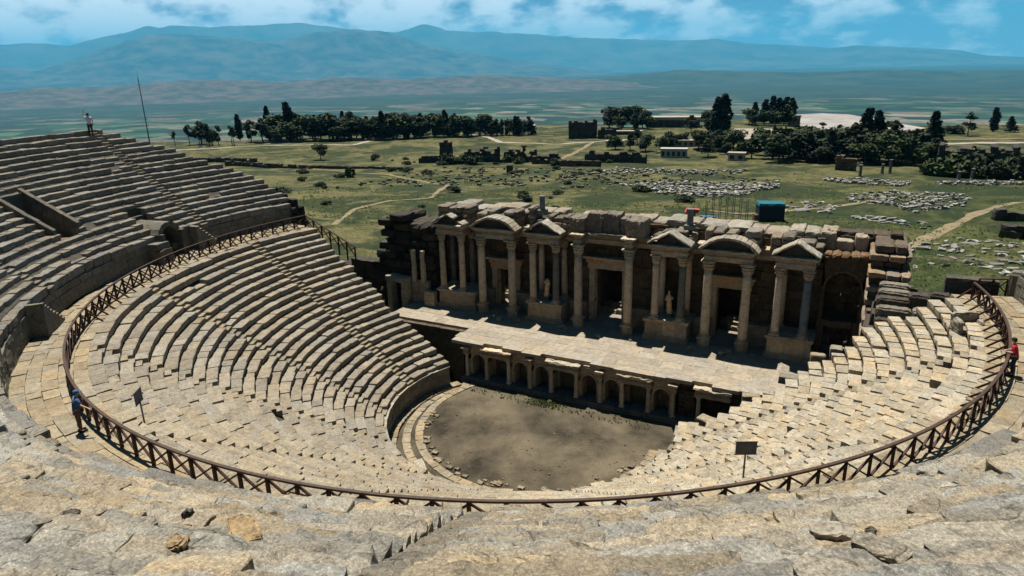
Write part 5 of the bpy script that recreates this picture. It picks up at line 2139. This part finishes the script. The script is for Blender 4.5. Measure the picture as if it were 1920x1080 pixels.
for P, n, lb, g in FIELDS:
    for i in range(n):
        x, y = rnd_in(P)
        o = bpy.data.objects.new('marble_block', random.choice(protos))
        COL.objects.link(o)
        s = random.uniform(.35, .85)
        o.location = (x, y, surf(x, y) + .02)
        o.rotation_euler = (random.uniform(-.15, .15), random.uniform(-.15, .15), random.gauss(.3, .7))
        o.scale = (s * 1.2, s, s * .8)
        tag(o, lb, 'marble block', g)
b = MB()
for P, n, s0 in REST:
    for i in range(n):
        x, y = rnd_in(P)
        z = surf(x, y)
        a = random.uniform(0, pi)
        dk = s0 < 0
        s0 = abs(s0)
        L_, W_, H_ = random.uniform(.25, .62) * s0, random.uniform(.2, .36) * s0, random.uniform(.2, .6) * s0
        C = [(x + u * L_ * cos(a) - v * W_ * sin(a), y + u * L_ * sin(a) + v * W_ * cos(a), z + w_) for w_ in (-.1, H_) for v in (-1, 1) for u in (-1, 1)]
        b.hex(C, (2, 2, 1), jit=.06, tint=rt(.12, .4) if dk else rt(.3, .95))
        s0 = -s0 if dk else s0
tag(b.build('rubble', M['white_stone']), kind='stuff')
# low plants in the meadow
b = MB()
rnd = random.Random(5)
for i in range(15000):
    a = rnd.uniform(-1.05, .62)
    d = 62 + 150 * rnd.random() ** 1.6
    x, y = 22 + d * sin(a), -40 + d * cos(a)
    if y < 22 or (x < -15 and y < 30) or (abs(x) < 36 and y < 36):
        continue
    if float(vnoise([(x * .09, y * .09, 1.5)])[0]) < -.05:
        continue
    z = surf(x, y)
    s = rnd.uniform(.10, .30)
    for q in range(3):
        cx_, cy_ = x + rnd.gauss(0, s * 2.2), y + rnd.gauss(0, s * 2.2)
        tn = rnd.uniform(.45, 1.25)
        a0 = rnd.uniform(0, 6)
        V = [(cx_ + s * 1.3 * rnd.uniform(.7, 1.3) * cos(a0 + k * 1.257), cy_ + s * 1.3 * rnd.uniform(.7, 1.3) * sin(a0 + k * 1.257), z - .06) for k in range(5)]
        V.append((cx_ + rnd.gauss(0, s * .3), cy_ + rnd.gauss(0, s * .3), z + s * rnd.uniform(.5, 1.2)))
        b.raw(V, [(k, (k + 1) % 5, 5) for k in range(5)], tn)
tag(b.build('ground_cover', M['grass_tuft']), kind='stuff')
# standing columns in the marble field
for x, y, h, lb in ((11.7, 164, 3.2, 'leftmost standing column stump before the dark wood'), (18.4, 174.5, 3.8, 'tall pale standing column before the dark wood'), (16.6, 172, 2.8, 'short standing column left of the tall pale column'), (36.9, 166, 2.7, 'taller column stump in front of the dark ruin at right'), (33.7, 160, 2.2, 'shorter column stump in front of the dark ruin at right')):
    b = MB()
    b.lathe(0, 0, [(.5, -.3), (.5, .2), (.4, .25), (.37, h * .6), (.35, h - .25), (.46, h - .1), (.46, h)], 12, .02, rt(.8, 1.1))
    o = b.build('standing_column', M['grey_marble'])
    o.location = (x, y, meadow(x, y))
    tag(o, lb, 'column', 'standing column stumps')

# ------------------------------------------------------------------ small things on the near meadow
hut = thing('storage_hut', 'dark teal box shaped hut with a bright teal flat roof on the meadow', 'hut', (3.4, 78.2, surf(3.4, 78.2)), .38)
hut.scale = (.92, .92, .92)
b = MB()
b.box(-2.2, 2.2, -1.6, 1.6, -.3, 2.9, n=(6, 4, 4), jit=.015)
b.build('wall', M['tarp_dark'], hut)
b = MB()
b.hex([(x, y, z) for z, q in ((2.903, 0), (3.35, -.12)) for y in (-1.7 - q, 1.7 + q) for x in (-2.3 - q, 2.3 + q)], (8, 6, 1), jit=.02)
b.build('roof', M['tarp'], hut)
b = MB()
b.box(-2.85, -2.2, -1.1, .6, -.2, 1.2)
b.build('crate', M['cloth_brown'], hut)
mc = thing('dumper', 'small red machine with a pale red hood left of the scaffolding', 'machine', (-8.4, 73.4, surf(-8.4, 73.4)), .4)
b = MB()
b.box(-1.0, .6, -.6, .6, .35, 1.25, n=(3, 3, 2), jit=.02, bev=.05)
b.build('body', M['red_paint'], mc)
b = MB()
b.hex([(-1.1, -.7, 1.253), (.9, -.7, 1.253), (-1.1, .7, 1.253), (.9, .7, 1.253), (-.8, -.55, 1.9), (1.25, -.55, 1.75), (-.8, .55, 1.9), (1.25, .55, 1.75)], (2, 2, 2), jit=.02)
b.build('hood', M['red_paint'], mc)
for x, y in ((-.7, -.62), (.5, -.62), (-.7, .62), (.5, .62)):
    b = MB()
    V = [(x + .38 * cos(k * pi / 6), y + s * .12, .3 + .38 * sin(k * pi / 6)) for s in (-1, 1) for k in range(12)]
    b.raw(V, [tuple(range(12)), tuple(range(23, 11, -1))] + [(k, k + 12, (k + 1) % 12 + 12, (k + 1) % 12) for k in range(12)])
    b.build('wheel', M['glass_dark'], mc)
o = MB()
o.box(-1.2, 1.2, -.5, .5, 0, .55, n=(6, 4, 3), jit=.06, bev=.1)
bt = o.build('tarpaulin_heap', M['blue_paint'])
bt.location = (-5.9, 74.3, surf(-5.9, 74.3))
tag(bt, 'low heap under a blue tarpaulin beside the red machine', 'heap')
sc = thing('scaffolding', 'open scaffold of thin grey poles standing behind the facade', 'scaffolding', (-2.6, 73.8, surf(-2.6, 73.8)), .4)
for i in range(7):
    for j in (0, 1):
        b = MB()
        h = 4.6 if i not in (0, 6) else 3.4
        b.bar((-3.3 + i * 1.1, j * 1.4, -.2), (-3.3 + i * 1.1, j * 1.4, h), .09)
        b.build('pole', M['metal'], sc)
for z in (1.2, 2.6, 4.0):
    b = MB()
    b.bar((-3.4, -.02, z), (3.4, -.02, z), .06)
    b.bar((-3.4, 1.42, z), (3.4, 1.42, z), .06)
    b.build('ledger', M['metal'], sc)
for x in (2.9, 5.2, 7.6):
    pass
o = thing('metal_mast', 'tall thin grey mast rising behind the top left seats', 'mast', (-75.5, 22, surf(-75.5, 22)))
b = MB()
b.lathe(0, 0, [(.16, -.5), (.13, 8), (.09, 16), (.05, 24.2), (.05, 24.5)], 8)
b.build('pole', M['metal'], o)
b = MB()
b.bar((-.5, 0, 23.4), (.5, 0, 23.4), .05)
b.bar((0, 0, 24.4), (0, 0, 25.4), .025)
b.build('aerial', M['metal'], o)


# ------------------------------------------------------------------ signs
def sign(label, loc, rz, w, h, zc, board, tilt=0.0):
    o = thing('information_sign', label, 'sign', loc, rz)
    b = MB()
    b.bar((0, .03, -.2), (0, .03, zc - h / 2 + .1), .055)
    b.build('post', M['metal'], o)
    b = MB()
    b.box(-w / 2, w / 2, -.015, .015, zc - h / 2, zc + h / 2)
    b.box(-w / 2 - .03, w / 2 + .03, -.01, .028, zc + h / 2 + .001, zc + h / 2 + .03)
    b.box(-w / 2 - .03, w / 2 + .03, -.01, .028, zc - h / 2 - .03, zc - h / 2 - .001)
    bo = b.build('board', M[board], o)
    bo.rotation_euler = (tilt, 0, 0)
    for i in range(4):
        b = MB()
        b.box(-w * .36, w * (.36 - .1 * (i % 2)), -.0185, -.0155, zc + h * (.26 - .17 * i), zc + h * (.29 - .17 * i))
        b.build('text_line', M['metal'], bo)
    return o


sign('dark square sign on a thin post before the nearest right seats', (18.4, -16.9, 11.1), .5, .78, .5, 1.75, 'sign')
sign('grey tilted sign on a thin post beside the blue capped visitor', (-5.2, -25.6, 11.9), -.95, .7, .55, 1.55, 'sign')
sign('small pale sign on a short post below the dark retaining wall', (-28.2, -11.8, 12.45), -1.2, .5, .62, 1.15, 'sign_pale')


# ------------------------------------------------------------------ people
def skin_mesh(name, nodes, edges, mat, parent, root=0, sub=1):
    me = bpy.data.meshes.new(name)
    me.from_pydata([n[0] for n in nodes], edges, [])
    o = bpy.data.objects.new(name, me)
    COL.objects.link(o)
    o.parent = parent
    md = o.modifiers.new('skin', 'SKIN')
    md.use_smooth_shade = True
    me.update()
    sv = me.skin_vertices[0].data if me.skin_vertices else None
    if sv is None:
        return o
    for i, n in enumerate(nodes):
        r = n[1]
        sv[i].radius = (r, r) if not isinstance(r, tuple) else r
        sv[i].use_root = (i == root)
    ss = o.modifiers.new('sub', 'SUBSURF')
    ss.levels = ss.render_levels = sub
    me.materials.append(mat)
    return o


def person(label, loc, rz, arms, shirt, trousers, hair='hair', scale=1.0, cap=None, legs=((.10, 0), (.10, 0)), lean=0.0, short=False):
    """arms: per side (elbow, wrist) in the figure's frame (x right, y forward)"""
    root = thing('person', label, 'person', loc, rz)
    root.scale = (scale,) * 3
    N, E = [], []

    def nd(x, y, z, r, par=None):
        N.append(((x, y, z), r))
        if par is not None:
            E.append((par, len(N) - 1))
        return len(N) - 1
    pel = nd(0, 0, .95, .125)
    wai = nd(0, lean * .1, 1.1, .115, pel)
    che = nd(0, lean * .25, 1.32, (.15, .115), wai)
    nec = nd(0, lean * .38, 1.47, .06, che)
    hd0 = nd(0, lean * .42 + .01, 1.55, .062, nec)
    hd1 = nd(0, lean * .46 + .015, 1.63, (.078, .092), hd0)
    nd(0, lean * .48, 1.71, (.07, .08), hd1)
    nd(0, lean * .46 + .115, 1.615, .016, hd1)       # nose
    for s in (-1, 1):
        nd(s * .088, lean * .46, 1.63, .014, hd1)        # ears
    hands = []
    for s, (el, wr) in zip((-1, 1), arms):
        sh_ = nd(s * .19, lean * .3, 1.40, .06, che)
        e = nd(*el, .042, sh_)
        w_ = nd(*wr, .028, e)
        d = (Vector(wr) - Vector(el)).normalized()
        pm = Vector(wr) + d * .07
        p_ = nd(*pm, (.036, .018), w_)
        side = d.cross(Vector((0, 0, 1)) if abs(d.z) < .9 else Vector((0, 1, 0))).normalized()
        dn = d.cross(side)
        for f in range(4):
            base = pm + d * .03 + side * (.027 - .018 * f)
            L = (.036, .042, .039, .03)[f]
            a1 = nd(*base, .009, p_)
            a2 = nd(*(base + d * L + dn * .008), .008, a1)
            nd(*(base + d * L * 1.7 + dn * .026), .007, a2)
        th = nd(*(pm - d * .02 + side * .035), .010, p_)
        nd(*(pm + d * .03 + side * .055), .009, th)
    for s, (sx, fy) in zip((-1, 1), legs):
        hp = nd(s * .09, 0, .88, .085, pel)
        kn = nd(s * sx, fy * .5 + .02, .49, .056, hp)
        an = nd(s * sx, fy, .09, .036, kn)
        ft = nd(s * sx * 1.1, fy + .1, .035, (.038, .03), an)
        nd(s * sx * 1.15, fy + .18, .025, (.033, .02), ft)
    body = skin_mesh('body', N, E, M['skin'], root)
    # clothes follow the body a little outside it
    N2, E2 = [], []

    def n2(x, y, z, r, par=None):
        N2.append(((x, y, z), r))
        if par is not None:
            E2.append((par, len(N2) - 1))
        return len(N2) - 1
    a = n2(0, .0, .84, .165)
    b_ = n2(0, lean * .1, 1.1, .145, a)
    c_ = n2(0, lean * .25, 1.33, (.185, .14), b_)
    n2(0, lean * .34, 1.43, .09, c_)
    for s, (el, wr) in zip((-1, 1), arms):
        q = n2(s * .195, lean * .3, 1.40, .082, c_)
        m_ = Vector((s * .195, lean * .3, 1.4)).lerp(Vector(el), .8)
        n2(*m_, .064, q)
    skin_mesh('shirt', N2, E2, M[shirt], root)
    N2, E2 = [], []
    a = n2(0, 0, .96, .142)
    for s, (sx, fy) in zip((-1, 1), legs):
        h_ = n2(s * .092, 0, .86, .108, a)
        k_ = n2(s * sx, fy * .5 + .02, .5, .078, h_)
        if not short:
            n2(s * sx, fy, .12, .062, k_)
    skin_mesh('trousers', N2, E2, M[trousers], root)
    b = MB()
    hx, hy, hz = 0, lean * .46, 1.655
    prof = [(.02, hz + .115), (.065, hz + .10), (.095, hz + .06), (.103, hz + .01), (.10, hz - .03)]
    V, F = [], []
    for j, (r, z) in enumerate(prof):
        for i in range(14):
            an = 2 * pi * i / 14
            yy = r * 1.1 * sin(an)
            zz = z + (.045 if (yy > .03 and j == 4) else 0) + (.05 if (j == 4 and yy < -.02) else 0) * -.8
            V.append((hx + r * cos(an), hy + yy, zz))
    for j in range(4):
        for i in range(14):
            k = (i + 1) % 14
            F.append((j * 14 + i, (j + 1) * 14 + i, (j + 1) * 14 + k, j * 14 + k))
    F.append(tuple(range(13, -1, -1)))
    b.raw(V, F)
    if cap:
        b.hex([(hx - .075, hy + .07, hz + .02), (hx + .075, hy + .07, hz + .02), (hx - .06, hy + .2, hz), (hx + .06, hy + .2, hz), (hx - .075, hy + .07, hz + .035), (hx + .075, hy + .07, hz + .035), (hx - .06, hy + .2, hz + .012), (hx + .06, hy + .2, hz + .012)], (2, 2, 1))
        b.build('cap', M[cap], root)
    else:
        b.build('hair', M[hair], root)
    for s in (-1, 1):
        b = MB()
        b.lathe(0, 0, [(.004, -.006), (.011, 0), (.004, .006)], 8)
        e = b.build('eye', M['glass_dark'], root)
        e.location = (s * .032, hy + .093, 1.64)
        e.rotation_euler = (pi / 2, 0, 0)
    b = MB()
    b.box(-.022, .022, hy + .088, hy + .098, 1.572, 1.579)
    b.build('mouth', M['cloth_brown'], root)
    for s, (sx, fy) in zip((-1, 1), legs):
        b = MB()
        b.box(s * sx * 1.08 - .05, s * sx * 1.08 + .05, fy - .07, fy + .23, -.005, .075, n=(4, 6, 3), bev=.03)
        b.build('shoe', M['hair'], root)
    return root


person('visitor in a bright red top leaning on the railing at far right', (27.68, -4.15, WZ), rad(85), (((-.26, .10, 1.14), (-.10, .30, 1.10)), ((.26, .10, 1.14), (.08, .32, 1.12))), 'cloth_red', 'cloth_navy', lean=.32, scale=1.05)
person('visitor in blue with a blue cap leaning on the near left railing', (-6.35, -27.6, WZ), rad(-14), (((-.38, .12, 1.22), (-.62, .22, 1.1)), ((.34, .14, 1.2), (.52, .3, 1.1))), 'cloth_blue', 'cloth_brown', cap='cloth_blue', lean=.3, scale=1.06)
r_ = 41.7
k_ = int((r_ - UR0) / UDR)
px_, py_, _ = pol(r_, rad(-172.9), 0)
person('visitor in a pale top standing alone on the top row with one arm raised', (px_, py_, UZ0 + UDZ * k_ - .01), rad(75), (((-.30, .10, 1.58), (-.22, .18, 1.84)), ((.27, .02, 1.15), (.27, .12, .92))), 'cloth_pale', 'cloth_navy', scale=1.12)

# ------------------------------------------------------------------ air between here and the mountains
hz = MB()
hz.box(-75000, 22000, -12000, 66000, -380, 3300)
hm = bpy.data.materials.new('haze_air')
hm.use_nodes = True
nt = hm.node_tree
nt.nodes.remove(nt.nodes['Principled BSDF'])
pv = nt.nodes.new('ShaderNodeVolumePrincipled')
pv.inputs['Color'].default_value = (.10, .62, 1.0, 1)
pv.inputs['Density'].default_value = 2.8e-5
pv.inputs['Anisotropy'].default_value = 0
nt.links.new(pv.outputs[0], nt.nodes['Material Output'].inputs['Volume'])
tag(hz.build('haze', hm), kind='stuff')
